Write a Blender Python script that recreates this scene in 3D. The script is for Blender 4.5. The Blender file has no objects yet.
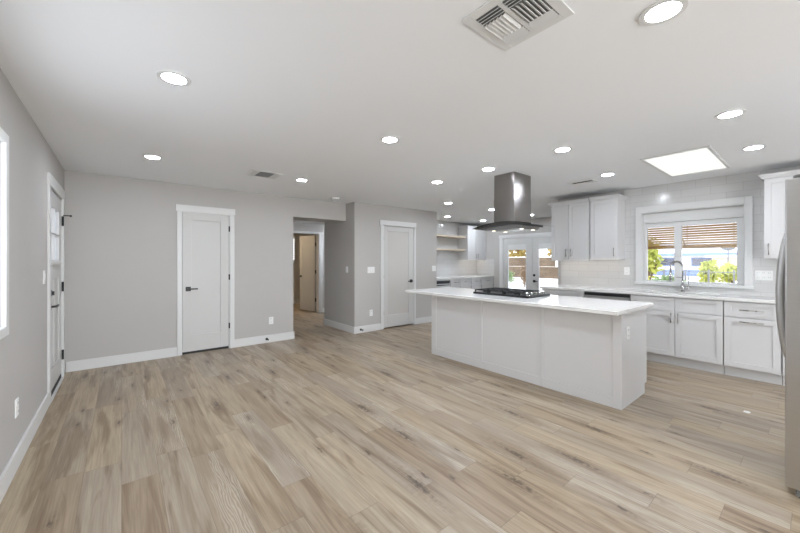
import bpy, bmesh, math, random
from mathutils import Vector, Matrix
random.seed(7)
SC = bpy.context.scene
COL = SC.collection

# ------------------------------------------------------------------ camera
cam_d = bpy.data.cameras.new('camera')
cam = bpy.data.objects.new('camera', cam_d)
COL.objects.link(cam)
cam.location = (0, 0, 1.343)
cam.rotation_euler = (math.pi / 2, 0, -math.radians(39.128))
cam_d.sensor_width = 36
cam_d.lens = 342.2 / 800 * 36
cam_d.shift_y = -0.00684
cam_d.clip_start = 0.02
cam_d.clip_end = 300
SC.camera = cam

# ------------------------------------------------------------------ world, sun, daylight, added rear fill, exposure
world = bpy.data.worlds.new('daylight_sky')
SC.world = world
world.use_nodes = True
wn = world.node_tree.nodes
wl = world.node_tree.links
wn.clear()
w_out = wn.new('ShaderNodeOutputWorld')
w_bg = wn.new('ShaderNodeBackground')
w_ramp = wn.new('ShaderNodeValToRGB')
w_tc = wn.new('ShaderNodeTexCoord')
w_sep = wn.new('ShaderNodeSeparateXYZ')
wl.new(w_tc.outputs['Generated'], w_sep.inputs[0])
wl.new(w_sep.outputs['Z'], w_ramp.inputs[0])
w_ramp.color_ramp.elements[0].color = (0.95, 0.96, 1.0, 1)
w_ramp.color_ramp.elements[0].position = 0.0
w_ramp.color_ramp.elements[1].color = (0.55, 0.72, 1.0, 1)
w_ramp.color_ramp.elements[1].position = 0.7
wl.new(w_ramp.outputs[0], w_bg.inputs[0])
w_bg.inputs[1].default_value = 2.7
wl.new(w_bg.outputs[0], w_out.inputs[0])

sun_d = bpy.data.lights.new('sun', 'SUN')
sun_d.energy = 2.2
sun_d.angle = math.radians(0.6)
sun_d.color = (1.0, 0.95, 0.86)
sun = bpy.data.objects.new('sun', sun_d)
COL.objects.link(sun)
sun.rotation_euler = Vector((0.55, -0.28, -0.78)).to_track_quat('-Z', 'Y').to_euler()

def area_lamp(name, loc, direction, sx, sy, power, color=(0.93, 0.97, 1.0), portal=False):
    d = bpy.data.lights.new(name, 'AREA')
    d.shape = 'RECTANGLE'
    d.size, d.size_y = sx, sy
    d.energy = power
    d.color = color
    o = bpy.data.objects.new(name, d)
    COL.objects.link(o)
    o.location = loc
    o.rotation_euler = Vector(direction).to_track_quat('-Z', 'Y').to_euler()
    d.cycles.is_portal = portal
    return o
area_lamp('added_rear_fill', (1.1, -3.9, 1.15), (0, 1, 0), 3.0, 2.0, 112, (0.93, 0.965, 1.0))  # area lamp added behind the camera to brighten the room
area_lamp('added_kitchen_fill', (4.4, -3.9, 1.35), (0, 1, 0), 2.6, 1.6, 24, (0.92, 0.96, 1.0))  # second added lamp, brightens the kitchen from behind the camera
area_lamp('portal_sink_window', (6.17, 1.14, 1.45), (-1, 0, 0), 1.05, 0.85, 1, portal=True)
area_lamp('portal_glazed_doors', (8.41, 4.75, 1.05), (-1, 0, 0), 1.6, 1.6, 1, portal=True)
LAMP = 160.0          # radiance of every recessed lens
PANEL = 0.76          # radiance of the square light panel
SC.view_settings.view_transform = 'Standard'
SC.view_settings.look = 'None'
SC.view_settings.exposure = 0.54
SC.view_settings.gamma = 1.0
SC.view_settings.use_curve_mapping = False

# ------------------------------------------------------------------ materials
def lin(c):
    return tuple(((v / 255) / 12.92 if v / 255 <= 0.04045 else ((v / 255 + 0.055) / 1.055) ** 2.4) for v in c) + (1,)

class N:
    """tiny node-tree helper"""
    def __init__(self, name):
        self.m = bpy.data.materials.new(name)
        self.m.use_nodes = True
        self.t = self.m.node_tree
        self.t.nodes.clear()
        self.out = self.t.nodes.new('ShaderNodeOutputMaterial')
    def n(self, kind, **kw):
        o = self.t.nodes.new(kind)
        for k, v in kw.items():
            setattr(o, k, v)
        return o
    def put(self, sock, v):
        if isinstance(v, bpy.types.NodeSocket):
            self.t.links.new(v, sock)
        elif v is not None:
            sock.default_value = v
    def math(self, op, a, b=None, c=None):
        o = self.n('ShaderNodeMath', operation=op)
        self.put(o.inputs[0], a)
        if b is not None: self.put(o.inputs[1], b)
        if c is not None: self.put(o.inputs[2], c)
        return o.outputs[0]
    def mix(self, f, a, b, blend='MIX'):
        o = self.n('ShaderNodeMix', data_type='RGBA', blend_type=blend)
        self.put(o.inputs[0], f); self.put(o.inputs[6], a); self.put(o.inputs[7], b)
        return o.outputs[2]
    def noise(self, vec, scale, detail=3, rough=0.5, dist=0.0):
        o = self.n('ShaderNodeTexNoise')
        self.put(o.inputs['Vector'], vec)
        o.inputs['Scale'].default_value = scale
        o.inputs['Detail'].default_value = detail
        o.inputs['Roughness'].default_value = rough
        o.inputs['Distortion'].default_value = dist
        return o.outputs[0]
    def ramp(self, f, stops):
        o = self.n('ShaderNodeValToRGB')
        e = o.color_ramp.elements
        while len(e) < len(stops): e.new(0.5)
        for q, (p, c) in zip(e, stops):
            q.position = p
            q.color = c if len(c) == 4 else tuple(c) + (1,)
        self.put(o.inputs[0], f)
        return o.outputs[0]
    def maprange(self, v, a, b, c, d):
        o = self.n('ShaderNodeMapRange')
        self.put(o.inputs[0], v)
        for i, q in enumerate((a, b, c, d)): o.inputs[i + 1].default_value = q
        return o.outputs[0]
    def xyz(self, x, y, z):
        o = self.n('ShaderNodeCombineXYZ')
        self.put(o.inputs[0], x); self.put(o.inputs[1], y); self.put(o.inputs[2], z)
        return o.outputs[0]
    def pos(self):
        g = self.n('ShaderNodeNewGeometry')
        s = self.n('ShaderNodeSeparateXYZ')
        self.t.links.new(g.outputs['Position'], s.inputs[0])
        return g.outputs['Position'], s.outputs[0], s.outputs[1], s.outputs[2]
    def bsdf(self, color, rough=0.5, metal=0.0, spec=0.5, normal=None, **kw):
        b = self.n('ShaderNodeBsdfPrincipled')
        self.put(b.inputs['Base Color'], color)
        self.put(b.inputs['Roughness'], rough)
        self.put(b.inputs['Metallic'], metal)
        self.put(b.inputs['Specular IOR Level'], spec)
        if normal is not None: self.t.links.new(normal, b.inputs['Normal'])
        for k, v in kw.items(): self.put(b.inputs[k], v)
        self.t.links.new(b.outputs[0], self.out.inputs[0])
        return b
    def bump(self, h, strength, dist=0.002):
        o = self.n('ShaderNodeBump')
        o.inputs['Strength'].default_value = strength
        o.inputs['Distance'].default_value = dist
        self.put(o.inputs['Height'], h)
        return o.outputs[0]

def paint(name, rgb, rough=0.5, spec=0.4, var=0.03, scale=6.0, bump=0.0):
    k = N(name)
    p, x, y, z = k.pos()
    f = k.noise(p, scale, 2)
    c = lin(rgb)
    lo = tuple(v * (1 - var) for v in c[:3]) + (1,)
    hi = tuple(min(1, v * (1 + var)) for v in c[:3]) + (1,)
    col = k.mix(f, lo, hi)
    nm = k.bump(k.noise(p, 220, 2), bump, 0.001) if bump else None
    k.bsdf(col, rough, 0, spec, nm)
    return k.m

def metal(name, rgb, rough=0.3, axis='z', stretch=60, amp=0.12):
    k = N(name)
    p, x, y, z = k.pos()
    v = {'z': k.xyz(k.math('MULTIPLY', x, stretch), k.math('MULTIPLY', y, stretch), k.math('MULTIPLY', z, 0.6)),
         'h': k.xyz(k.math('MULTIPLY', x, 0.6), k.math('MULTIPLY', y, 0.6), k.math('MULTIPLY', z, stretch))}[axis]
    f = k.noise(v, 3, 3)
    c = lin(rgb)
    col = k.mix(f, tuple(q * (1 - amp) for q in c[:3]) + (1,), tuple(min(1, q * (1 + amp)) for q in c[:3]) + (1,))
    k.bsdf(col, k.maprange(f, 0, 1, rough * 0.8, rough * 1.25), 1.0)
    return k.m

def emit(name, rgb, strength, grid=0):
    k = N(name)
    e = k.n('ShaderNodeEmission')
    e.inputs[1].default_value = strength
    col = lin(rgb)
    if grid:
        p, x, y, z = k.pos()
        a = k.math('SINE', k.math('MULTIPLY', x, grid)); b = k.math('SINE', k.math('MULTIPLY', y, grid))
        col = k.mix(k.maprange(k.math('MULTIPLY', a, b), -1, 1, 0, 1), tuple(q * 0.9 for q in col[:3]) + (1,), col)
    k.put(e.inputs[0], col)
    k.t.links.new(e.outputs[0], k.out.inputs[0])
    return k.m

def floor_material():
    k = N('oak_plank_floor')
    p, x, y, z = k.pos()
    W, L = 0.185, 1.22
    rowf = k.math('DIVIDE', k.math('ADD', x, 10.0 * W), W)
    row = k.math('FLOOR', rowf)
    wn1 = k.n('ShaderNodeTexWhiteNoise', noise_dimensions='1D')
    k.put(wn1.inputs['W'], row)
    yo = k.math('ADD', k.math('DIVIDE', y, L), k.math('MULTIPLY', wn1.outputs[0], 7.0))
    idx = k.math('FLOOR', yo)
    wn2 = k.n('ShaderNodeTexWhiteNoise', noise_dimensions='2D')
    k.put(wn2.inputs['Vector'], k.xyz(row, idx, 0))
    rnd = wn2.outputs[0]
    sepc = k.n('ShaderNodeSeparateColor')
    k.put(sepc.inputs[0], wn2.outputs[1])
    r2, r3 = sepc.outputs[1], sepc.outputs[2]
    shift = k.math('MULTIPLY', rnd, 37.0)
    # long grain
    g1 = k.noise(k.xyz(k.math('ADD', k.math('MULTIPLY', x, 22.0), shift), k.math('ADD', k.math('MULTIPLY', y, 1.3), shift), shift), 1.0, 5, 0.6, 0.6)
    g2 = k.noise(k.xyz(k.math('ADD', k.math('MULTIPLY', x, 130.0), shift), k.math('MULTIPLY', y, 3.5), shift), 1.0, 4, 0.6, 0.2)
    blot = k.noise(k.xyz(k.math('ADD', k.math('MULTIPLY', x, 12.0), shift), k.math('ADD', k.math('MULTIPLY', y, 1.1), shift), r2), 1.0, 3, 0.55, 0.8)
    # cathedral rings on some planks
    wv = k.n('ShaderNodeTexWave', wave_type='BANDS', bands_direction='X')
    k.put(wv.inputs['Vector'], k.xyz(k.math('ADD', k.math('MULTIPLY', x, 1.0), shift), k.math('MULTIPLY', y, 0.16), shift))
    wv.inputs['Scale'].default_value = 26.0
    wv.inputs['Distortion'].default_value = 11.0
    wv.inputs['Detail'].default_value = 2.5
    wv.inputs['Detail Scale'].default_value = 1.2
    tone = k.ramp(rnd, [(0.0, lin((158, 140, 118))), (0.25, lin((167, 150, 126))), (0.5, lin((177, 161, 137))), (0.75, lin((173, 159, 139))), (1.0, lin((165, 152, 135)))])
    c = k.mix(k.maprange(g1, 0.36, 0.66, 0, 1), k.mix(1.0, tone, (0.84, 0.81, 0.78, 1), 'MULTIPLY'), k.mix(1.0, tone, (1.06, 1.055, 1.05, 1), 'MULTIPLY'))
    fine = k.maprange(g2, 0.42, 0.60, 0.0, 1.0)
    c = k.mix(k.math('MULTIPLY', fine, 0.46), c, k.mix(1.0, c, (0.70, 0.68, 0.66, 1), 'MULTIPLY'))
    # broad brown streaks with ragged ends
    c = k.mix(k.maprange(blot, 0.50, 0.64, 0.0, 0.9), c, k.mix(1.0, c, (0.63, 0.57, 0.51, 1), 'MULTIPLY'))
    zone = k.noise(k.xyz(k.math('ADD', k.math('MULTIPLY', x, 9.0), shift), k.math('MULTIPLY', y, 1.2), shift), 1.0, 2)
    cathf = k.math('MULTIPLY', k.math('MULTIPLY', wv.outputs[1], k.math('GREATER_THAN', r3, 0.70)), k.maprange(zone, 0.48, 0.60, 0.0, 0.50))
    c = k.mix(k.math('MULTIPLY', k.math('GREATER_THAN', r3, 0.70), 0.35), c, lin((150, 136, 120)))
    c = k.mix(cathf, c, lin((202, 192, 176)))
    # knots: dark eyes with long smoky tails along the grain
    wob = k.noise(p, 30, 3)
    def knots(sx, sy, thr, off):
        vo = k.n('ShaderNodeTexVoronoi', voronoi_dimensions='2D')
        vo.inputs['Scale'].default_value = 1.0
        k.put(vo.inputs['Vector'], k.xyz(k.math('ADD', k.math('MULTIPLY', x, sx), k.math('MULTIPLY', wob, 0.28)), k.math('ADD', k.math('MULTIPLY', y, sy), k.math('ADD', off, k.math('MULTIPLY', wob, 0.30))), off))
        sv = k.n('ShaderNodeSeparateColor')
        k.put(sv.inputs[0], vo.outputs['Color'])
        return vo.outputs['Distance'], k.math('GREATER_THAN', sv.outputs[0], thr)
    for sx, sy, thr, off, dark in ((4.0, 0.85, 0.60, 3.0, 0.75), (8.0, 2.2, 0.84, 8.0, 0.65)):
        dist, on = knots(sx, sy, thr, off)
        halo = k.math('MULTIPLY', k.maprange(dist, 0.04, 0.30, 1, 0), on)
        halo = k.math('MULTIPLY', halo, k.maprange(fine, 0, 1, 0.55, 1.0))
        c = k.mix(k.math('MULTIPLY', halo, dark), c, lin((104, 84, 64)))
        eye = k.math('MULTIPLY', k.maprange(dist, 0.02, 0.10, 1, 0), on)
        c = k.mix(k.math('MULTIPLY', eye, 0.75), c, lin((62, 48, 38)))
    # seams
    fx = k.math('FRACT', rowf); fy = k.math('FRACT', yo)
    ex = k.math('MINIMUM', fx, k.math('SUBTRACT', 1.0, fx)); ey = k.math('MINIMUM', fy, k.math('SUBTRACT', 1.0, fy))
    seam = k.math('MAXIMUM', k.math('LESS_THAN', ex, 0.0075), k.math('LESS_THAN', ey, 0.0014))
    c = k.mix(k.math('MULTIPLY', seam, 0.40), c, lin((84, 68, 54)))
    nm = k.bump(k.math('SUBTRACT', k.math('MULTIPLY', g2, 0.25), seam), 0.25, 0.001)
    k.bsdf(c, k.maprange(g2, 0, 1, 0.30, 0.46), 0, 0.5, nm)
    return k.m

def tile_material(name, plane):
    k = N(name)
    p, x, y, z = k.pos()
    a = y if plane == 'x' else x
    br = k.n('ShaderNodeTexBrick')
    br.offset = 0.5
    k.put(br.inputs['Vector'], k.xyz(a, k.math('SUBTRACT', z, 0.02), 0))
    br.inputs['Color1'].default_value = lin((207, 206, 204))
    br.inputs['Color2'].default_value = lin((203, 202, 200))
    br.inputs['Mortar'].default_value = lin((180, 178, 175))
    br.inputs['Scale'].default_value = 1.0
    br.inputs['Mortar Size'].default_value = 0.0018
    br.inputs['Mortar Smooth'].default_value = 0.2
    br.inputs['Brick Width'].default_value = 0.305
    br.inputs['Row Height'].default_value = 0.105
    nm = k.bump(k.math('SUBTRACT', k.math('MULTIPLY', k.noise(p, 9, 2), 0.5), br.outputs[1]), 0.35, 0.002)
    k.bsdf(br.outputs[0], 0.12, 0, 0.5, nm)
    return k.m

def quartz_material():
    k = N('white_quartz')
    p, x, y, z = k.pos()
    f = k.noise(p, 90, 4, 0.7)
    v = k.noise(p, 2.2, 5, 0.6, 1.5)
    c = k.mix(f, lin((226, 225, 222)), lin((238, 237, 234)))
    c = k.mix(k.math('MULTIPLY', k.maprange(k.math('ABSOLUTE', k.math('SUBTRACT', v, 0.5)), 0.0, 0.02, 1, 0), 0.12), c, lin((190, 188, 184)))
    k.bsdf(c, 0.13, 0, 0.5)
    return k.m

def thin_glass(name, tint=(1, 1, 1, 1), refl=0.08):
    k = N(name)
    tr = k.n('ShaderNodeBsdfTransparent'); tr.inputs[0].default_value = tint
    gl = k.n('ShaderNodeBsdfGlossy'); gl.inputs['Roughness'].default_value = 0.02
    fr = k.n('ShaderNodeFresnel'); fr.inputs[0].default_value = 1.45
    mx = k.n('ShaderNodeMixShader')
    k.put(mx.inputs[0], k.math('MULTIPLY', fr.outputs[0], refl * 12))
    k.t.links.new(tr.outputs[0], mx.inputs[1]); k.t.links.new(gl.outputs[0], mx.inputs[2])
    k.t.links.new(mx.outputs[0], k.out.inputs[0])
    return k.m

def frosted_material(name, rgb, trans=0.35, rough=0.25):
    k = N(name)
    b = k.bsdf(lin(rgb), rough, 0, 0.5)
    tl = k.n('ShaderNodeBsdfTranslucent'); tl.inputs[0].default_value = lin(rgb)
    mx = k.n('ShaderNodeMixShader'); mx.inputs[0].default_value = trans
    k.t.links.new(b.outputs[0], mx.inputs[1]); k.t.links.new(tl.outputs[0], mx.inputs[2])
    k.t.links.new(mx.outputs[0], k.out.inputs[0])
    return k.m

def leaf_material(name, a, b):
    k = N(name)
    p, x, y, z = k.pos()
    c = k.mix(k.noise(p, 7, 3), lin(a), lin(b))
    bs = k.bsdf(c, 0.5, 0, 0.3)
    tl = k.n('ShaderNodeBsdfTranslucent'); k.put(tl.inputs[0], c)
    mx = k.n('ShaderNodeMixShader'); mx.inputs[0].default_value = 0.4
    k.t.links.new(bs.outputs[0], mx.inputs[1]); k.t.links.new(tl.outputs[0], mx.inputs[2])
    k.t.links.new(mx.outputs[0], k.out.inputs[0])
    return k.m

def wood_material(name, a, b, along='x'):
    k = N(name)
    p, x, y, z = k.pos()
    s = {'x': (1.5, 30, 30), 'y': (30, 1.5, 30), 'z': (30, 30, 1.5)}[along]
    v = k.xyz(k.math('MULTIPLY', x, s[0]), k.math('MULTIPLY', y, s[1]), k.math('MULTIPLY', z, s[2]))
    k.bsdf(k.mix(k.noise(v, 1.0, 4, 0.6, 0.5), lin(a), lin(b)), 0.5)
    return k.m

def block_wall_material():
    k = N('tan_block')
    p, x, y, z = k.pos()
    br = k.n('ShaderNodeTexBrick')
    k.put(br.inputs['Vector'], k.xyz(y, z, 0))
    br.inputs['Color1'].default_value = lin((116, 99, 80)); br.inputs['Color2'].default_value = lin((98, 84, 69))
    br.inputs['Mortar'].default_value = lin((92, 80, 67))
    br.inputs['Scale'].default_value = 1.0; br.inputs['Mortar Size'].default_value = 0.008
    br.inputs['Brick Width'].default_value = 0.4; br.inputs['Row Height'].default_value = 0.2
    k.bsdf(k.mix(k.maprange(k.noise(p, 1.4, 4), 0.4, 0.7, 0, 0.6), br.outputs[0], lin((84, 68, 54))), 0.9, 0, 0.2)
    return k.m

M = {}
M['floor'] = floor_material()
M['wall'] = paint('warm_grey_wall_paint', (187, 184, 180), 0.75, 0.25, 0.015, 2.0, 0.05)
M['ceiling'] = paint('white_ceiling_paint', (238, 239, 240), 0.85, 0.2, 0.012, 1.5, 0.05)
M['trim'] = paint('white_trim_paint', (218, 218, 216), 0.38, 0.45, 0.01, 4.0)
M['door'] = paint('white_door_paint', (203, 202, 199), 0.42, 0.4, 0.01, 4.0)
M['cab'] = paint('white_cabinet_paint', (213, 212, 211), 0.36, 0.45, 0.012, 3.0)
M['plate'] = paint('white_plastic', (236, 236, 234), 0.35, 0.5, 0.01)
M['slot'] = paint('dark_slot', (60, 60, 60), 0.6, 0.3, 0.02)
M['black'] = paint('matte_black_metal', (22, 22, 23), 0.4, 0.5, 0.1)
M['iron'] = paint('cast_iron', (30, 30, 31), 0.5, 0.5, 0.2, 60)
M['blackglass'] = paint('black_enamel', (26, 26, 27), 0.32, 0.5, 0.05)
M['steel'] = metal('brushed_stainless', (150, 146, 143), 0.22, 'z', 25, 0.10)
nt = M['steel'].node_tree
tg = nt.nodes.new('ShaderNodeTangent'); tg.direction_type = 'RADIAL'; tg.axis = 'Z'
for b in nt.nodes:
    if b.type == 'BSDF_PRINCIPLED':
        b.inputs['Anisotropic'].default_value = 0.8
        b.inputs['Anisotropic Rotation'].default_value = 0.25
        nt.links.new(tg.outputs[0], b.inputs['Tangent'])
M['steelh'] = metal('brushed_stainless_level', (196, 195, 193), 0.30, 'h', 60, 0.06)
M['midsteel'] = metal('hood_underside_steel', (150, 148, 146), 0.35, 'h', 40, 0.05)
M['darksteel'] = metal('dark_steel_edge', (92, 90, 88), 0.3, 'h')
M['nickel'] = metal('satin_nickel', (168, 165, 160), 0.28, 'z', 20)
M['chrome'] = metal('bright_chrome', (205, 205, 205), 0.08, 'z', 10, 0.03)
M['quartz'] = quartz_material()
M['tile_x'] = tile_material('white_subway_tile_side', 'x')
M['tile_y'] = tile_material('white_subway_tile_back', 'y')
M['glass'] = thin_glass('clear_glass')
M['hoodglass'] = thin_glass('smoky_glass', (0.92, 0.94, 0.935, 1), 0.10)
M['frost'] = frosted_material('frosted_glass', (203, 200, 195), 0.0, 0.14)
M['frostlite'] = frosted_material('obscure_daylight_glass', (200, 202, 204), 0.8, 0.3)
M['lens'] = emit('lamp_lens', (235, 243, 255), LAMP)
M['smalllens'] = emit('hood_lamp_lens', (255, 244, 225), 4.0)
M['warmfill'] = emit('warm_fill_lens', (255, 226, 186), 46.0)  # lens of the added lamp in the far room
M['strip'] = emit('cabinet_strip_lens', (255, 246, 235), 1.8)
M['panel'] = emit('panel_diffuser', (255, 254, 250), PANEL, 220)
M['shelf'] = wood_material('light_oak', (214, 201, 182), (194, 179, 156), 'x')
M['bamboo'] = leaf_material('bamboo_slats', (226, 198, 142), (200, 164, 102))
M['concrete'] = paint('pale_concrete', (214, 206, 194), 0.9, 0.2, 0.08, 1.0)
M['blockwall'] = block_wall_material()
M['stucco'] = paint('white_stucco', (232, 228, 222), 0.9, 0.2, 0.04, 3.0)
M['tanstucco'] = paint('tan_stucco', (214, 196, 168), 0.9, 0.2, 0.04, 3.0)
M['roof'] = paint('pale_roof', (222, 222, 224), 0.8, 0.2, 0.05, 3.0)
M['bluetrim'] = paint('slate_blue_paint', (120, 138, 178), 0.6, 0.3, 0.05)
M['darkpane'] = paint('dark_window_pane', (96, 96, 108), 0.1, 0.6, 0.1)
M['fence'] = paint('grey_iron_bars', (110, 108, 106), 0.5, 0.4, 0.05)
M['leaf'] = leaf_material('yellow_green_leaves', (210, 204, 104), (150, 162, 74))
M['leafg'] = leaf_material('grey_green_leaves', (158, 172, 120), (108, 130, 82))
M['leafo'] = leaf_material('golden_leaves', (188, 160, 78), (126, 108, 58))
M['leafr'] = leaf_material('russet_leaves', (150, 122, 92), (112, 92, 70))
M['bark'] = paint('brown_bark', (112, 90, 70), 0.9, 0.2, 0.2, 12)
M['void'] = paint('dark_duct', (70, 70, 70), 0.9, 0.1, 0.05)
M['ventslot'] = paint('grey_register_shadow_metal', (120, 120, 119), 0.6, 0.3, 0.05)

# ------------------------------------------------------------------ mesh builder
ORIGIN = {}
class MB:
    def __init__(self):
        self.bm = bmesh.new()
    def box(self, x0, x1, y0, y1, z0, z1):
        x0, x1 = sorted((x0, x1)); y0, y1 = sorted((y0, y1)); z0, z1 = sorted((z0, z1))
        v = [self.bm.verts.new(p) for p in ((x0,y0,z0),(x1,y0,z0),(x1,y1,z0),(x0,y1,z0),(x0,y0,z1),(x1,y0,z1),(x1,y1,z1),(x0,y1,z1))]
        for f in ((3,2,1,0),(4,5,6,7),(0,1,5,4),(1,2,6,5),(2,3,7,6),(3,0,4,7)):
            self.bm.faces.new([v[i] for i in f])
        return self
    def obox(self, c, hx, hy, hz, rot):
        """box with half sizes turned by a matrix about its centre"""
        v = [self.bm.verts.new(Vector(c) + rot @ Vector((sx*hx, sy*hy, sz*hz))) for sz in (-1,1) for sx, sy in ((-1,-1),(1,-1),(1,1),(-1,1))]
        for f in ((3,2,1,0),(4,5,6,7),(0,1,5,4),(1,2,6,5),(2,3,7,6),(3,0,4,7)):
            self.bm.faces.new([v[i] for i in f])
        return self
    def _frame(self, d):
        d = Vector(d).normalized()
        up = Vector((0,0,1)) if abs(d.z) < 0.9 else Vector((1,0,0))
        a = d.cross(up).normalized()
        return a, d.cross(a).normalized()
    def cyl(self, p0, p1, r, r1=None, seg=20):
        p0, p1 = Vector(p0), Vector(p1)
        r1 = r if r1 is None else r1
        a, b = self._frame(p1 - p0)
        A, B = [], []
        for i in range(seg):
            t = 2*math.pi*i/seg
            d = a*math.cos(t) + b*math.sin(t)
            A.append(self.bm.verts.new(p0 + d*r)); B.append(self.bm.verts.new(p1 + d*r1))
        for i in range(seg):
            j = (i+1) % seg
            f = self.bm.faces.new((A[i], A[j], B[j], B[i])); f.smooth = True
        self.bm.faces.new(A[::-1]); self.bm.faces.new(B)
        return self
    def ring(self, c, r0, r1, z0, z1, seg=32):
        """flat annulus, horizontal"""
        c = Vector(c)
        L = []
        for r, z in ((r0,z0),(r1,z0),(r1,z1),(r0,z1)):
            L.append([self.bm.verts.new((c.x + r*math.cos(2*math.pi*i/seg), c.y + r*math.sin(2*math.pi*i/seg), z)) for i in range(seg)])
        for q in range(4):
            P, Q = L[q], L[(q+1) % 4]
            for i in range(seg):
                j = (i+1) % seg
                self.bm.faces.new((P[i], P[j], Q[j], Q[i]))
        return self
    def tube(self, pts, r, seg=10, flat=None):
        """tube along points; flat=(ra, rb) gives an oval section"""
        pts = [Vector(p) for p in pts]
        rings = []
        prev = None
        for i, p in enumerate(pts):
            d = (pts[min(i+1, len(pts)-1)] - pts[max(i-1, 0)]).normalized()
            if prev is None:
                a, b = self._frame(d)
            else:
                a = (prev - d*prev.dot(d)).normalized(); b = d.cross(a)
            prev = a
            ra, rb = flat or (r, r)
            rings.append([self.bm.verts.new(p + a*ra*math.cos(2*math.pi*k/seg) + b*rb*math.sin(2*math.pi*k/seg)) for k in range(seg)])
        for P, Q in zip(rings, rings[1:]):
            for k in range(seg):
                j = (k+1) % seg
                f = self.bm.faces.new((P[k], P[j], Q[j], Q[k])); f.smooth = True
        self.bm.faces.new(rings[0][::-1]); self.bm.faces.new(rings[-1])
        return self
    def prism(self, poly, d):
        """poly: 3-D points, extruded by vector d"""
        d = Vector(d)
        A = [self.bm.verts.new(p) for p in poly]; B = [self.bm.verts.new(Vector(p) + d) for p in poly]
        n = len(A)
        for i in range(n):
            j = (i+1) % n
            self.bm.faces.new((A[i], A[j], B[j], B[i]))
        self.bm.faces.new(A[::-1]); self.bm.faces.new(B)
        return self
    def blob(self, c, rx, ry, rz, sub=2, jit=0.0):
        m = Matrix.Translation(c) @ Matrix.Diagonal((rx, ry, rz, 1))
        r = bmesh.ops.create_icosphere(self.bm, subdivisions=sub, radius=1.0, matrix=m)
        for v in r['verts']:
            v.co += Vector((random.uniform(-jit, jit), random.uniform(-jit, jit), random.uniform(-jit, jit)))
            for f in v.link_faces: f.smooth = True
        return self
    def leaves(self, c, rx, ry, rz, n, size):
        for _ in range(n):
            while True:
                q = Vector((random.uniform(-1,1), random.uniform(-1,1), random.uniform(-1,1)))
                if q.length < 1: break
            p = Vector((c[0]+q.x*rx, c[1]+q.y*ry, c[2]+q.z*rz))
            a = Vector((random.gauss(0,1), random.gauss(0,1), random.gauss(0,1))).normalized()
            b = a.cross(Vector((random.gauss(0,1), random.gauss(0,1), random.gauss(0,1)))).normalized()
            s = size*random.uniform(0.6, 1.3)
            self.bm.faces.new([self.bm.verts.new(p + a*s*i + b*s*0.45*j) for i, j in ((-1,0),(0,-1),(1,0),(0,1))])
        return self
    def build(self, name, mat, parent=None, bevel=0.0, seg=2, fix=True):
        bm = self.bm
        if fix: bmesh.ops.recalc_face_normals(bm, faces=bm.faces)
        if parent is None:
            xs = [v.co for v in bm.verts]
            o0 = Vector(((min(v.x for v in xs)+max(v.x for v in xs))/2, (min(v.y for v in xs)+max(v.y for v in xs))/2, min(v.z for v in xs)))
        else:
            o0 = ORIGIN[parent]
        bmesh.ops.translate(bm, verts=bm.verts, vec=-o0)
        me = bpy.data.meshes.new(name)
        bm.to_mesh(me); bm.free()
        me.materials.append(mat)
        o = bpy.data.objects.new(name, me)
        COL.objects.link(o)
        if parent is None: o.location = o0
        else: o.parent = parent
        ORIGIN[o] = o0
        if bevel:
            bv = o.modifiers.new('bevel', 'BEVEL')
            bv.width = bevel; bv.segments = seg; bv.limit_method = 'ANGLE'; bv.angle_limit = math.radians(40)
        return o

def tag(o, label, cat=None, group=None, kind=None):
    if label: o['label'] = label
    if cat: o['category'] = cat
    if group: o['group'] = group
    if kind: o['kind'] = kind
    return o
def thing(name, loc, label, cat, group=None, kind=None):
    o = bpy.data.objects.new(name, None)
    COL.objects.link(o)
    o.location = loc
    o.empty_display_size = 0.1
    ORIGIN[o] = Vector(loc)
    return tag(o, label, cat, group, kind)
def dup(root, loc, label, group=None):
    r = root.copy(); COL.objects.link(r); r.location = loc
    r['label'] = label
    if group: r['group'] = group
    for ch in list(root.children):
        c = ch.copy(); COL.objects.link(c); c.parent = r
        for g in list(ch.children):
            d = g.copy(); COL.objects.link(d); d.parent = c
    return r
def struct(name, mb, mat, label=None, cat=None, bevel=0.0):
    return tag(mb.build(name, mat, None, bevel), label, cat, None, 'structure')

class F:
    """boxes on a face: 'x-' faces -x, 'y-' faces -y, 'x+' faces +x; d = depth behind the face plane (negative stands proud)"""
    def __init__(self, face, p): self.face, self.p = face, p
    def pt(self, u, d, z):
        return {'x-': (self.p + d, u, z), 'x+': (self.p - d, u, z), 'y-': (u, self.p + d, z)}[self.face]
    def box(self, mb, u0, u1, z0, z1, d0, d1):
        a = self.pt(u0, d0, z0); b = self.pt(u1, d1, z1)
        return mb.box(a[0], b[0], a[1], b[1], a[2], b[2])

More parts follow.
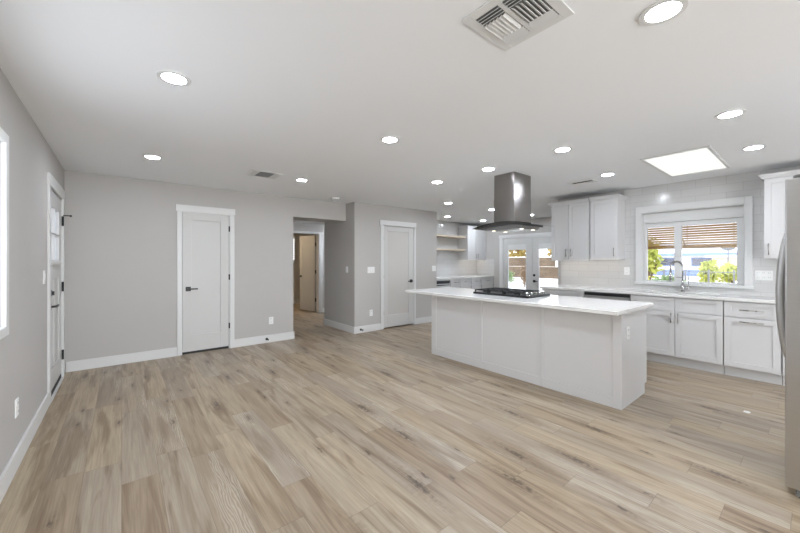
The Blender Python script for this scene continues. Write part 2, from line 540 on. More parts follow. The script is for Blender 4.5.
def shaker(mb, fc, u0, u1, z0, z1, stile=0.057, th=0.02, rec=0.012, rail=None, bottom=None):
    rail = rail or stile; bottom = bottom or rail
    fc.box(mb, u0, u0+stile, z0, z1, 0, th)
    fc.box(mb, u1-stile, u1, z0, z1, 0, th)
    fc.box(mb, u0+stile, u1-stile, z0, z0+bottom, 0, th)
    fc.box(mb, u0+stile, u1-stile, z1-rail, z1, 0, th)
    fc.box(mb, u0+stile, u1-stile, z0+bottom, z1-rail, rec, th)
    return mb
def bar_pull(parent, fc, u, z, length, vertical, mat=None):
    mb = MB()
    off = -0.028
    if vertical:
        a, b = fc.pt(u, off, z-length/2), fc.pt(u, off, z+length/2)
        posts = [(u, z-length*0.36), (u, z+length*0.36)]
    else:
        a, b = fc.pt(u-length/2, off, z), fc.pt(u+length/2, off, z)
        posts = [(u-length*0.36, z), (u+length*0.36, z)]
    mb.cyl(a, b, 0.0062, seg=12)
    for uu, zz in posts: mb.cyl(fc.pt(uu, off, zz), fc.pt(uu, 0.0, zz), 0.005, seg=10)
    return mb.build('handle', mat or M['nickel'], parent)

# ------------------------------------------------------------------ room shell
CE = 2.44
XL, XS, XF = -0.535, 6.02, 8.30           # left wall, sink wall, french-door wall
YB, YP, YK = 5.75, 5.43, 6.55             # back wall, pantry wall, nook back wall
T = 0.12
struct('floor', MB().box(XL-T, XF+0.15, -4.1, 10.6, -0.08, 0), M['floor'], 'light brown oak plank floor running the length of the room', 'floor')
ceil = MB().box(XL-T, XF+0.15, -4.1, YB+0.46, CE, CE+0.15)
ceil.box(5.35, XF+0.15, YB+0.46, YK+T, CE, CE+0.15)
ceil.box(3.335, 5.35, YB+0.46, 6.64+T, CE, CE+0.15)
struct('ceiling', ceil, M['ceiling'], 'flat white ceiling over the whole room', 'ceiling')
struct('ceiling_hall', MB().box(2.0, 3.335, YB+0.46, 8.3, 2.30, 2.40).box(3.335, 6.6, 6.64+T, 8.3, 2.30, 2.40), M['ceiling'], 'lower white ceiling of the hallway behind the opening', 'ceiling')
struct('ceiling_bedroom', MB().box(2.0, 6.6, 8.3, 10.6, CE, CE+0.1), M['ceiling'], 'white ceiling of the room beyond the hallway', 'ceiling')

def wall_with_holes(mb, plane, p0, p1, u0, u1, z0, z1, holes):
    """plane 'x': slab x p0..p1, u along y; 'y': slab y p0..p1, u along x; holes (u0,u1,z0,z1)"""
    us = sorted({u0, u1, *[h[0] for h in holes], *[h[1] for h in holes]})
    for a, b in zip(us, us[1:]):
        cuts = sorted((h[2], h[3]) for h in holes if h[0] <= a + 1e-6 and h[1] >= b - 1e-6)
        zs, cur = [], z0
        for c0, c1 in cuts:
            if c0 > cur + 1e-6: zs.append((cur, c0))
            cur = max(cur, c1)
        if cur < z1 - 1e-6: zs.append((cur, z1))
        for c0, c1 in zs:
            if plane == 'x': mb.box(p0, p1, a, b, c0, c1)
            else: mb.box(a, b, p0, p1, c0, c1)
    return mb

FD0, FD1, FDH = 4.60, 5.50, 2.045         # front door opening on the left wall
LW0, LW1, LWZ0, LWZ1 = 1.38, 2.962, 0.965, 2.025
struct('wall_left', wall_with_holes(MB(), 'x', XL-T, XL, -4.0, YB+T, 0, CE, [(FD0, FD1, 0, FDH), (LW0, LW1, LWZ0, LWZ1)]), M['wall'], 'grey wall with the entry door', 'wall')
CD0, CD1, CDH = 0.66, 1.295, 2.05
struct('wall_back', wall_with_holes(MB(), 'y', YB, YB+T, XL, 2.30, 0, CE, [(CD0, CD1, 0, CDH)]), M['wall'], 'grey wall holding the closet door', 'wall')
struct('wall_soffit', MB().box(2.30, 3.335, YB, YB+0.46, 2.112, CE), M['wall'], 'grey soffit above the hallway opening', 'wall')
struct('wall_hall_left', MB().box(2.18, 2.30, YB+T, 8.17, 0, 2.30), M['wall'])
struct('wall_pantry_side', MB().box(3.335, 3.335+T, YP+T, 6.64, 0, CE), M['wall'], 'grey side wall of the pantry at the hallway opening', 'wall')
PD0, PD1, PDH = 3.995, 4.795, 2.05
struct('wall_pantry', wall_with_holes(MB(), 'y', YP, YP+T, 3.335, 5.475, 0, CE, [(PD0, PD1, 0, PDH)]), M['wall'], 'grey wall holding the frosted pantry door', 'wall')
struct('wall_pantry_kitchen', MB().box(5.475-T, 5.475, YP+T, YK, 0, CE), M['wall'])
struct('wall_pantry_rear', MB().box(3.335, 6.5, 6.52, 6.64, 0, 2.30) if False else MB().box(3.335+T, 5.475-T, 6.52, 6.64, 0, CE), M['wall'])
struct('wall_kitchen_back', MB().box(5.475-T, XF+T, YK, YK+T, 0, CE), M['wall'], 'wall at the back of the kitchen nook', 'wall')
FR0, FR1, FRZ = 3.86, 5.63, 1.98
struct('wall_kitchen_right', wall_with_holes(MB(), 'x', XF, XF+T, 2.95-T, YK, 0, CE, [(FR0, FR1, 0, FRZ)]), M['wall'], 'grey wall around the glazed double doors', 'wall')
SW0, SW1, SWZ0, SWZ1 = 0.597, 1.684, 1.035, 2.055
struct('wall_sink', wall_with_holes(MB(), 'x', XS, XS+0.16, -0.85, 2.95, 0, CE, [(SW0, SW1, SWZ0, SWZ1)]), M['wall'], 'wall behind the sink counter', 'wall')
struct('wall_kitchen_return', MB().box(XS+0.16, XF, 2.95-T, 2.95, 0, CE), M['wall'])
struct('wall_fridge', MB().box(2.96, 3.90, -0.80, -0.70, 0, 1.9), M['wall'])
struct('wall_sink_near', MB().box(XS, XS+0.16, -4.0, -0.85, 0, CE), M['wall'])
struct('wall_rear', wall_with_holes(MB(), 'y', -4.12, -4.0, XL-T, XS+0.16, 0, CE, [(-0.4, 2.6, 0.12, 2.15), (3.0, 5.8, 0.5, 2.2)]), M['wall'])
struct('wall_hall_far', wall_with_holes(MB(), 'y', 8.17, 8.29, 2.0, 6.6, 0, 2.44, [(3.06, 3.945, 0, 2.03)]), M['wall'], 'grey wall at the far end of the hallway', 'wall')
struct('wall_hall_right', MB().box(6.5, 6.6, 6.64+T, 8.17, 0, 2.40), M['wall'])
struct('wall_bedroom_far', MB().box(2.0, 6.6, 10.5, 10.6, 0, CE), M['wall'], 'grey wall of the room beyond the hallway', 'wall')
struct('wall_bedroom_left', MB().box(1.9, 2.0, 8.29, 10.6, 0, CE), M['wall'])
struct('wall_bedroom_right', MB().box(6.6, 6.7, 8.17, 10.6, 0, CE), M['wall'])
# tiled faces, 8 mm proud of the plaster
struct('wall_tile_sink', wall_with_holes(MB(), 'x', XS-0.008, XS, -0.73, 1.915, 0.92, CE, [(SW0, SW1, SWZ0, SWZ1)]).box(XS-0.008, XS, 1.915, 2.89, 0.92, 1.40), M['tile_x'], 'white subway tile around the sink window', 'wall tile')
struct('wall_tile_nook', MB().box(5.475, XF, YK-0.008, YK, 0.92, CE), M['tile_y'], 'white subway tile behind the nook shelves', 'wall tile')
struct('wall_tile_nook_side', MB().box(XF-0.008, XF, YK-0.64, YK-0.008, 0.92, 1.40), M['tile_x'], 'white tile splashback beside the glazed doors', 'wall tile')

# baseboards
BH, BT = 0.125, 0.016
def baseboard(name, boxes, label=None):
    mb = MB()
    for b in boxes: mb.box(*b, 0, BH)
    return struct(name, mb, M['trim'], label, 'baseboard' if label else None, 0.003)
baseboard('baseboard_left', [(XL, XL+BT, -4.0, FD0-0.09)], 'white baseboard along the wall by the entry door')
baseboard('baseboard_back', [(XL+BT, CD0-0.055, YB-BT, YB), (CD1+0.06, 2.30, YB-BT, YB), (2.30, 2.30+BT, YB-BT, YB+T)], 'white baseboard either side of the closet door')
baseboard('baseboard_pantry_side', [(3.335-BT, 3.335, YP-BT, 6.64)], 'white baseboard at the hallway side of the pantry')
baseboard('baseboard_pantry', [(3.335, PD0-0.075, YP-BT, YP), (PD1+0.042, 5.475, YP-BT, YP)], 'white baseboard beside the frosted pantry door')
baseboard('baseboard_hall', [(4.045, 6.5, 8.17-BT, 8.17)], 'white baseboard at the far end of the hallway')
baseboard('baseboard_bedroom', [(2.0, 6.6, 10.5-BT, 10.5)], 'white baseboard of the room beyond the hallway')
baseboard('baseboard_kitchen', [(XF-BT, XF, FR1+0.1, YK-0.66)], 'short white baseboard beside the glazed doors')

# ------------------------------------------------------------------ doors
def lever(parent, fc, u, z, sgn, mat):
    """square rose and a lever pointing along sgn"""
    mb = MB()
    fc.box(mb, u-0.032, u+0.032, z-0.032, z+0.032, -0.010, 0.0)
    mb.cyl(fc.pt(u, -0.008, z), fc.pt(u, -0.05, z), 0.011, seg=12)
    fc.box(mb, u-0.012*sgn, u+0.115*sgn, z-0.010, z+0.010, -0.056, -0.040)
    return mb.build('door_handle', mat, parent, 0.002)
def hinge(parent, fc, u, z, mat, h=0.09):
    mb = MB()
    mb.cyl(fc.pt(u, -0.007, z-h/2), fc.pt(u, -0.007, z+h/2), 0.008, seg=10)
    fc.box(mb, u-0.012, u+0.012, z-h/2, z+h/2, -0.002, 0.004)
    return mb.build('hinge', mat, parent)

# door_1: entry door on the left wall (seen from inside it faces +x)
fL = F('x+', XL)
d = thing('door_1', (XL, (FD0+FD1)/2, 0), 'white entry door with a four-pane glass light on the left wall', 'door', None, 'structure')
slab = MB()
s0, s1, top = FD0+0.012, FD1-0.012, FDH-0.006
r = 0.035                                 # slab set back in the jamb
G0, G1, GZ0, GZ1 = 4.735, 5.365, 1.35, 1.89
for u0, u1, z0, z1 in ((s0, G0, 0.03, top), (G1, s1, 0.03, top), (G0, G1, GZ1, top), (G0, G1, 1.16, GZ0), (G0, G1, 0.03, 0.26)):
    fL.box(slab, u0, u1, z0, z1, r-0.03, r+0.014)
fL.box(slab, 5.01, 5.09, 0.26, 1.16, r-0.03, r+0.014)
fL.box(slab, G0, 5.01, 0.26, 1.16, r-0.018, r+0.004)
fL.box(slab, 5.09, G1, 0.26, 1.16, r-0.018, r+0.004)
slab.box(XL-0.008, XL+0.012, G0-0.02, G1+0.02, 1.305, 1.325)     # shelf ledge below the glass
slab_o = slab.build('door_slab', M['door'], d, 0.003)
MB().box(XL-0.040, XL-0.032, G0, G1, GZ0, GZ1).build('glass_pane', M['frostlite'], slab_o)
mun = MB()
fL.box(mun, G0, G1, 1.61, 1.63, r-0.03, r-0.003); fL.box(mun, 5.04, 5.06, GZ0, GZ1, r-0.03, r-0.003)
mun.build('muntin', M['door'], slab_o)
cas = MB()
fL.box(cas, FD0-0.09, FD0, 0, FDH+0.01, -0.018, 0); fL.box(cas, FD1, FD1+0.09, 0, FDH+0.01, -0.018, 0)
fL.box(cas, FD0-0.10, FD1+0.095, FDH+0.01, FDH+0.12, -0.020, 0)
fL.box(cas, FD0-0.004, FD0+0.010, 0, FDH, 0, T); fL.box(cas, FD1-0.010, FD1+0.004, 0, FDH, 0, T); fL.box(cas, FD0, FD1, FDH-0.004, FDH+0.01, 0, T)
cas.build('casing', M['trim'], d, 0.003)
sw = MB(); fL.box(sw, s0+0.005, s1-0.005, 0.010, 0.055, r-0.034, r+0.01)
tag(sw.build('weather_strip', M['slot'], d), 'dark weather strip along the door bottom')
th = MB(); fL.box(th, FD0, FD1, 0.0, 0.012, -0.02, T); th.build('threshold', M['trim'], d)
fSlab = F('x+', XL-r+0.03)
hd = lever(d, fSlab, 4.70, 0.90, 1, M['black']); tag(hd, 'black lever handle')
db = MB(); db.cyl(fSlab.pt(4.70, -0.016, 1.03), fSlab.pt(4.70, 0, 1.03), 0.03, seg=20); fSlab.box(db, 4.692, 4.708, 1.01, 1.05, -0.034, -0.012)
tag(db.build('deadbolt', M['black'], d), 'black deadbolt thumb turn')
for z in (0.27, 1.05, 1.80):
    fhx = F('x+', XL+0.006); tag(hinge(d, fhx, FD1-0.008, z, M['black'], 0.11), 'black door hinge')
st = MB(); st.tube([(XL+0.015, FD1-0.008, 1.865), (XL+0.045, FD1+0.0, 1.868), (XL+0.07, FD1+0.02, 1.868)], 0.006, 8); st.cyl((XL+0.07, FD1+0.02, 1.868), (XL+0.08, FD1+0.025, 1.868), 0.012, seg=10)
tag(st.build('hinge_stop', M['black'], d), 'black hinge pin door stop')

# door_2: closet, single panel, on the back wall
fB = F('y-', YB)
def cased_door(name, label, fc, u0, u1, h, cat='door', lw=0.052, rw=0.062):
    d = thing(name, fc.pt((u0+u1)/2, 0, 0), label, cat, None, 'structure')
    cas = MB()
    fc.box(cas, u0-lw, u0, 0, h, -0.018, 0); fc.box(cas, u1, u1+rw, 0, h, -0.018, 0)
    fc.box(cas, u0-lw-0.018, u1+rw+0.010, h, h+0.095, -0.024, 0)
    fc.box(cas, u0-0.002, u0+0.010, 0, h, -0.004, T); fc.box(cas, u1-0.010, u1+0.002, 0, h, -0.004, T); fc.box(cas, u0, u1, h-0.008, h, -0.004, T)
    cas.build('casing', M['trim'], d, 0.003)
    return d
d = cased_door('door_2', 'white single-panel closet door with black lever on the grey back wall', fB, CD0, CD1, CDH)
fB2 = F('y-', YB+0.006)
sl = MB(); shaker(sl, fB2, CD0+0.014, CD1-0.014, 0.035, CDH-0.014, 0.115, 0.035, 0.014, 0.10, 0.235)
sl_o = sl.build('door_slab', M['door'], d, 0.002)
tag(lever(d, fB2, CD0+0.085, 0.94, 1, M['black']), 'black lever handle')
for z in (0.35, 1.097, 1.837): tag(hinge(d, fB, CD1-0.006, z, M['black'], 0.085), 'black door hinge')
gp = MB(); fB2.box(gp, CD0+0.014, CD1-0.014, 0.0, 0.034, 0.02, 0.06); tag(gp.build('gap_shade', M['slot'], d), 'dark strip standing in for shade under the door')  # dark block put in for the shade under the closet door

# door_3: frosted pantry door
fP = F('y-', YP)
d = cased_door('door_3', 'white pantry door with a tall frosted glass panel', fP, PD0, PD1, PDH, 'door', 0.075, 0.042)
fP2 = F('y-', YP+0.006)
sl = MB()
a, b = PD0+0.012, PD1-0.012
for u0, u1, z0, z1 in ((a, 4.105, 0.025, PDH-0.014), (4.65, b, 0.025, PDH-0.014), (4.105, 4.65, 0.025, 0.265), (4.105, 4.65, 1.94, PDH-0.014)):
    fP2.box(sl, u0, u1, z0, z1, 0, 0.035)
sl_o = sl.build('door_slab', M['door'], d, 0.003)
gm = MB(); fP2.box(gm, 4.10, 4.655, 0.26, 1.945, 0.012, 0.020); tag(gm.build('frosted_pane', M['frost'], sl_o), 'frosted glass panel')
tag(lever(d, fP2, 4.72, 0.925, -1, M['black']), 'black lever handle')
for z in (0.33, 1.05, 1.80): tag(hinge(d, fP, PD0+0.006, z, M['nickel'], 0.085), 'satin grey hinge')

# door_4: bedroom door standing open beyond the hall
fH = F('y-', 8.17)
d = thing('door_4', (3.885, 8.17, 0), 'white bedroom door standing open beyond the hallway', 'door', None, 'structure')
cas = MB()
fH.box(cas, 3.945, 4.045, 0, 2.03, -0.018, 0); fH.box(cas, 2.96, 3.06, 0, 2.03, -0.018, 0); fH.box(cas, 2.94, 4.06, 2.03, 2.09, -0.024, 0)
fH.box(cas, 3.932, 3.947, 0, 2.03, -0.004, T); fH.box(cas, 3.058, 3.073, 0, 2.03, -0.004, T)
cas.build('casing', M['trim'], d, 0.003)
R4 = Matrix.Rotation(math.radians(9.5), 3, 'Z')
hp = Vector((3.945, 8.33, 0))
def loc4(y, dx, z): return hp + R4 @ Vector((dx, y, z))
sl = MB()
for y0, y1, z0, z1, w in ((0, 0.11, 0.02, 2.02, 0.0), (0.60, 0.71, 0.02, 2.02, 0), (0.11, 0.60, 0.02, 0.24, 0), (0.11, 0.60, 1.91, 2.02, 0), (0.11, 0.60, 0.24, 1.91, 0.008)):
    c = loc4((y0+y1)/2, -0.0175 + w/2, (z0+z1)/2)
    sl.obox(c, (0.035-w)/2, (y1-y0)/2, (z1-z0)/2, R4)
sl.build('door_slab', M['door'], d, 0.002)
hm = MB(); c = loc4(0.645, -0.041, 0.93); hm.obox(c, 0.006, 0.03, 0.03, R4); hm.obox(loc4(0.60, -0.085, 0.93), 0.007, 0.055, 0.009, R4); hm.cyl(loc4(0.645, -0.04, 0.93), loc4(0.645, -0.09, 0.93), 0.01, seg=10)
tag(hm.build('door_handle', M['black'], d), 'black lever handle')
for z in (0.33, 1.06, 1.78):
    hm = MB(); hm.cyl((3.925, 8.315, z-0.05), (3.925, 8.315, z+0.05), 0.014, seg=10); hm.box(3.92, 3.935, 8.29, 8.34, z-0.05, z+0.05)
    tag(hm.build('hinge', M['black'], d), 'black door hinge')

# door_5: pair of glazed doors in the nook wall
fF = F('x-', XF)
d = thing('door_5', (XF, (FR0+FR1)/2, 0), 'pair of white glazed patio doors with black hardware beside the kitchen nook', 'door', None, 'structure')
cas = MB()
fF.box(cas, FR1, FR1+0.10, 0, FRZ, -0.018, 0); fF.box(cas, FR0-0.10, FR0, 0, FRZ, -0.018, 0); fF.box(cas, FR0-0.115, FR1+0.115, FRZ, FRZ+0.085, -0.024, 0)
fF.box(cas, FR1-0.02, FR1+0.002, 0, FRZ, -0.004, T); fF.box(cas, FR0-0.002, FR0+0.02, 0, FRZ, -0.004, T); fF.box(cas, FR0, FR1, FRZ-0.02, FRZ, -0.004, T)
cas.build('casing', M['trim'], d, 0.003)
fF2 = F('x-', XF+0.01)
MIDY = 4.745
for y0, y1, g0, g1 in ((MIDY+0.002, FR1-0.022, 4.935, 5.47), (FR0+0.022, MIDY-0.002, 4.02, 4.575)):
    sl = MB()
    for u0, u1, z0, z1 in ((y0, g0, 0.02, FRZ-0.024), (g1, y1, 0.02, FRZ-0.024), (g0, g1, 0.02, 0.30), (g0, g1, 1.79, FRZ-0.024)):
        fF2.box(sl, u0, u1, z0, z1, 0, 0.04)
    leaf = sl.build('door_leaf', M['door'], d, 0.004)
    gm = MB(); fF2.box(gm, g0-0.005, g1+0.005, 0.295, 1.795, 0.018, 0.024); gm.build('glass_pane', M['glass'], leaf)
    bl = MB(); fF2.box(bl, g0-0.003, g1+0.003, 1.66, 1.794, 0.004, 0.017); fF2.box(bl, g0, g1, 1.645, 1.66, 0.001, 0.017)
    tag(bl.build('raised_blind', M['trim'], leaf), 'raised white blind at the top of the glass')
tag(lever(d, fF2, 4.69, 0.82, -1, M['black']), 'black lever handle')
db = MB(); db.cyl(fF2.pt(4.69, -0.02, 0.975), fF2.pt(4.69, 0, 0.975), 0.032, seg=18); fF2.box(db, 4.67, 4.71, 0.955, 0.995, -0.024, -0.01)
tag(db.build('deadbolt', M['black'], d), 'black deadbolt')

# ------------------------------------------------------------------ windows
w = thing('window_1', (XL, (LW0+LW1)/2, LWZ0), 'bright window with white trim at the near end of the left wall', 'window', None, 'structure')
wm = MB()
for u0, u1, z0, z1 in ((LW0-0.065, LW0, LWZ0-0.055, LWZ1+0.055), (LW1, LW1+0.065, LWZ0-0.055, LWZ1+0.055), (LW0, LW1, LWZ1, LWZ1+0.055), (LW0, LW1, LWZ0-0.055, LWZ0)):
    fL.box(wm, u0, u1, z0, z1, -0.02, 0.0)
wm.build('window_frame', M['trim'], w, 0.003)
MB().box(XL-0.075, XL-0.065, LW0, LW1, LWZ0, LWZ1).build('glow_sheet', emit('window_daylight_glow', (236, 244, 255), 2.0), w)  # added glowing sheet: stands in for daylight and keeps the sun out

w = thing('window_2', (XS, (SW0+SW1)/2, SWZ0), 'white framed two-pane slider window above the sink', 'window', None, 'structure')
wm = MB()
fS = F('x-', XS-0.008)
for u0, u1, z0, z1 in ((SW0-0.072, SW0, SWZ0, SWZ1+0.09), (SW1, SW1+0.072, SWZ0, SWZ1+0.09), (SW0, SW1, SWZ1, SWZ1+0.09)):
    fS.box(wm, u0, u1, z0, z1, -0.018, 0)
fS.box(wm, SW0-0.085, SW1+0.085, SWZ0-0.035, SWZ0, -0.035, 0)
# jamb liners
fS.box(wm, SW0-0.004, SW0+0.008, SWZ0, SWZ1, -0.002, 0.15); fS.box(wm, SW1-0.008, SW1+0.004, SWZ0, SWZ1, -0.002, 0.15)
fS.box(wm, SW0, SW1, SWZ1-0.010, SWZ1+0.004, -0.002, 0.15); fS.box(wm, SW0, SW1, SWZ0-0.004, SWZ0+0.004, -0.002, 0.15)
wm.build('casing', M['trim'], w, 0.003)
wf = MB()
a, b = SW0+0.008, SW1-0.008
for u0, u1, z0, z1 in ((a, a+0.07, SWZ0+0.004, 1.898), (b-0.035, b, SWZ0+0.004, 1.898), (a+0.07, b-0.035, 1.84, 1.898), (1.235, 1.315, SWZ0+0.022, 1.84), (a+0.07, b-0.035, SWZ0+0.004, SWZ0+0.022)):
    fS.box(wf, u0, u1, z0, z1, 0.085, 0.14)
frm = wf.build('window_frame', M['trim'], w, 0.003)
hd = MB(); fS.box(hd, a+0.001, b-0.001, 1.90, 2.044, 0.07, 0.14); fS.box(hd, a+0.001, b-0.001, 1.90, 1.915, 0.055, 0.07)
hd.build('roller_valance', M['trim'], w, 0.003)
for g0, g1 in ((a+0.06, 1.24), (1.31, b-0.03)):
    MB().box(XS+0.105, XS+0.110, g0, g1, SWZ0+0.015, 1.85).build('glass_pane', M['glass'], frm)

w = thing('added_window_3', (1.1, -4.06, 0.12), 'wide glazing added behind the viewer for fill light', 'window', None, 'structure')  # unseen glazing added as an opening for the rear fill
wm = MB()
for x in (-0.4, 0.575, 1.55, 2.54): wm.box(x, x+0.06, -4.1, -4.03, 0.12, 2.15)
wm.box(-0.4, 2.6, -4.1, -4.03, 0.12, 0.18); wm.box(-0.4, 2.6, -4.1, -4.03, 2.09, 2.15)
wm.build('window_frame', M['trim'], w)
MB().box(-0.35, 2.55, -4.07, -4.064, 0.17, 2.1).build('glass_pane', M['glass'], w)

w = thing('added_window_5', (4.4, -4.06, 0.5), 'second wide window added behind the viewer for fill light', 'window', None, 'structure')  # unseen window added to go with the kitchen fill lamp
wm = MB()
for x in (3.0, 4.37, 5.74): wm.box(x, x+0.06, -4.1, -4.03, 0.5, 2.2)
wm.box(3.0, 5.8, -4.1, -4.03, 0.5, 0.56); wm.box(3.0, 5.8, -4.1, -4.03, 2.14, 2.2)
wm.build('window_frame', M['trim'], w)
MB().box(3.05, 5.75, -4.07, -4.064, 0.55, 2.15).build('glass_pane', M['glass'], w)
w = thing('window_4', (4.0, 10.48, 1.2), 'bright slatted window in the room beyond the hallway', 'window', None, 'structure')
wm = MB()
for z in range(9): wm.box(3.98, 4.225, 10.478, 10.49, 1.38+z*0.075, 1.38+z*0.075+0.064)
tag(wm.build('window_slats', M['strip'] if False else emit('daylit_slats', (250, 250, 250), 0.95), w), 'daylit white slats')
wm = MB(); wm.box(3.94, 3.98, 10.47, 10.5, 1.3, 2.1); wm.box(4.225, 4.255, 10.47, 10.5, 1.3, 2.1); wm.box(3.94, 4.255, 10.47, 10.5, 2.055, 2.1); wm.box(3.94, 4.255, 10.47, 10.5, 1.33, 1.37)
wm.build('window_frame', M['trim'], w)

# ------------------------------------------------------------------ island
IX, IY0, IY1, IXB = 3.49, 1.13, 3.565, 4.19
isl = thing('kitchen_island', (3.85, 2.35, 0), 'white panelled kitchen island standing on the plank floor', 'kitchen island')
mb = MB()
mb.box(IX+0.014, IXB, IY0+0.016, IY1, 0.10, 0.872); mb.box(IX+0.014, IXB-0.07, IY0+0.016, IY1, 0.0, 0.10)
mb.build('cabinet_body', M['cab'], isl)
fI = F('x-', IX)
stiles = [(3.474, 3.565), (2.682, 2.712), (1.888, 1.916), (1.13, 1.205)]
for n, (hi, lo) in enumerate(((0, 1), (1, 2), (2, 3))):
    mb = MB()
    y1 = stiles[hi][1] if hi == 0 else stiles[hi][0] - 0.003
    y0 = stiles[lo][0]
    a = stiles[hi][0] if hi == 0 else y1 - 0.012
    b = stiles[lo][1]
    fI.box(mb, a, y1, 0.0, 0.872, 0, 0.014); fI.box(mb, y0, b, 0.0, 0.872, 0, 0.014)
    fI.box(mb, b, a, 0.0, 0.095, 0, 0.014); fI.box(mb, b, a, 0.845, 0.872, 0, 0.014)
    fI.box(mb, b, a, 0.095, 0.845, 0.009, 0.014)
    mb.build('front_panel', M['cab'], isl, 0.0015)
mb = MB()
mb.prism([(IX+0.014, IY0, 0), (IXB-0.06, IY0, 0), (IXB-0.06, IY0, 0.10), (IXB, IY0, 0.10), (IXB, IY0, 0.872), (IX+0.014, IY0, 0.872)], (0, 0.016, 0))
mb.build('end_panel', M['cab'], isl, 0.0015)
mb = MB(); mb.box(IXB-0.07, IXB-0.052, IY0+0.016, IY1, 0, 0.10)
mb.build('toe_kick', M['cab'], isl)
fE = F('y-', IY0)

IT = 0.907
ct = MB(); ct.box(3.30, 4.30, 1.10, 3.93, IT-0.034, IT)
tag(ct.build('countertop', M['quartz'], None, 0.003), 'white quartz worktop overhanging the kitchen island', 'countertop')

# plates: outlets and switches
def plate(fc, u, z, label, kind='outlet', wid=0.075, ht=0.118, group=None, cat=None):
    t = thing('wall_outlet' if kind == 'outlet' else 'light_switch', fc.pt(u, 0, z), label, cat or ('outlet' if kind == 'outlet' else 'light switch'), group)
    mb = MB(); fc.box(mb, u-wid/2, u+wid/2, z-ht/2, z+ht/2, -0.007, 0); mb.build('cover_plate', M['plate'], t, 0.002)
    n = max(1, round((wid-0.03)/0.045))
    for i in range(n):
        uu = u + (i-(n-1)/2)*0.046
        if kind == 'outlet':
            for zz in (z+0.027, z-0.027):
                mb = MB(); fc.box(mb, uu-0.017, uu+0.017, zz-0.017, zz+0.017, -0.0095, -0.006)
                s = mb.build('socket', M['plate'], t, 0.003)
                for du in (-0.007, 0.007):
                    mb = MB(); fc.box(mb, uu+du-0.0012, uu+du+0.0012, zz-0.002, zz+0.008, -0.0102, -0.009)
                    mb.build('socket_slot', M['slot'], s)
        else:
            mb = MB(); fc.box(mb, uu-0.016, uu+0.016, z-0.034, z+0.034, -0.011, -0.006); mb.build('rocker', M['plate'], t, 0.002)
    return t
plate(fL, 3.316, 0.385, 'white outlet low on the left wall near the window')
plate(fL, 4.33, 1.20, 'white light switch on the wall beside the entry door', 'switch')
plate(fB, 1.921, 0.357, 'white outlet on the grey wall between closet door and hallway')
plate(F('x-', 3.335), 5.70, 1.18, 'single white switch on the pantry side wall by the hallway', 'switch')
plate(fP, 3.700, 1.172, 'white triple switch plate left of the frosted pantry door', 'switch', 0.165)
plate(fP, 3.700, 0.352, 'white outlet low on the wall left of the frosted door')
plate(fP, 5.385, 1.178, 'white double switch plate right of the frosted pantry door', 'switch', 0.12)
plate(fE, 3.64, 0.675, 'white outlet on the end panel of the island')
plate(F('x-', XS-0.008), 0.432, 1.17, 'white double outlet on the tile right of the sink window', 'outlet', 0.15)
plate(F('x-', XS-0.008), 1.874, 1.19, 'white outlet on the tile between wall cabinet and sink window')

# door stops on the baseboards
for (x, y, lab) in ((1.846, YB-BT, 'black door stop on the baseboard right of the closet door'), (3.46, YP-BT, 'black door stop on the baseboard at the pantry corner')):
    t = thing('door_stop', (x, y, 0.065), lab, 'door stop')
    mb = MB(); mb.cyl((x, y, 0.065), (x, y-0.008, 0.065), 0.02, seg=16); mb.tube([(x, y-0.006, 0.065), (x, y-0.06, 0.065)], 0.007, 8)
    mb.build('spring_rod', M['black'], t)
    mb = MB(); mb.cyl((x, y-0.058, 0.065), (x, y-0.078, 0.065), 0.013, 0.011, seg=14); mb.build('bumper_tip', M['black'], t)

# ------------------------------------------------------------------ cooktop
ck = thing('gas_cooktop', (3.87, 2.6, IT), 'black gas cooktop with iron grates set in the island worktop', 'cooktop')
mb = MB(); mb.box(3.66, 4.17, 2.14, 2.945, IT, IT+0.026); mb.build('cooktop_base', M['blackglass'], ck, 0.006)
gz0, gz1 = IT+0.026, IT+0.060
for k in range(3):
    y0 = 2.262 + k*0.226; y1 = y0 + 0.216
    mb = MB()
    for xx in (3.685, 3.79, 3.915, 4.04, 4.145): mb.box(xx-0.006, xx+0.006, y0, y1, gz1-0.014, gz1)
    for yy in (y0+0.006, (y0+y1)/2, y1-0.006): mb.box(3.679, 4.151, yy-0.006, yy+0.006, gz1-0.014, gz1)
    for xx in (3.685, 3.915, 4.145):
        for yy in (y0+0.008, y1-0.008): mb.box(xx-0.008, xx+0.008, yy-0.008, yy+0.008, gz0, gz1-0.012)
    mb.build('grate', M['iron'], ck, 0.002)
for xx, yy, r in ((3.79, 2.37, 0.038), (4.04, 2.37, 0.046), (3.915, 2.596, 0.055), (3.79, 2.82, 0.046), (4.04, 2.82, 0.038)):
    mb = MB(); mb.cyl((xx, yy, gz0), (xx, yy, gz0+0.012), r, r*0.9, 20); mb.cyl((xx, yy, gz0+0.012), (xx, yy, gz0+0.02), r*0.7, r*0.65, 20)
    mb.build('burner', M['iron'], ck)
for k in range(5):
    xx = 3.735 + k*0.092; yy = 2.20
    mb = MB(); mb.cyl((xx, yy, gz0), (xx, yy, gz0+0.008), 0.025, 0.024, 18); mb.cyl((xx, yy, gz0+0.008), (xx, yy, gz0+0.034), 0.020, 0.018, 18)
    tag(mb.build('knob', M['chrome'], ck), 'silver control knob')

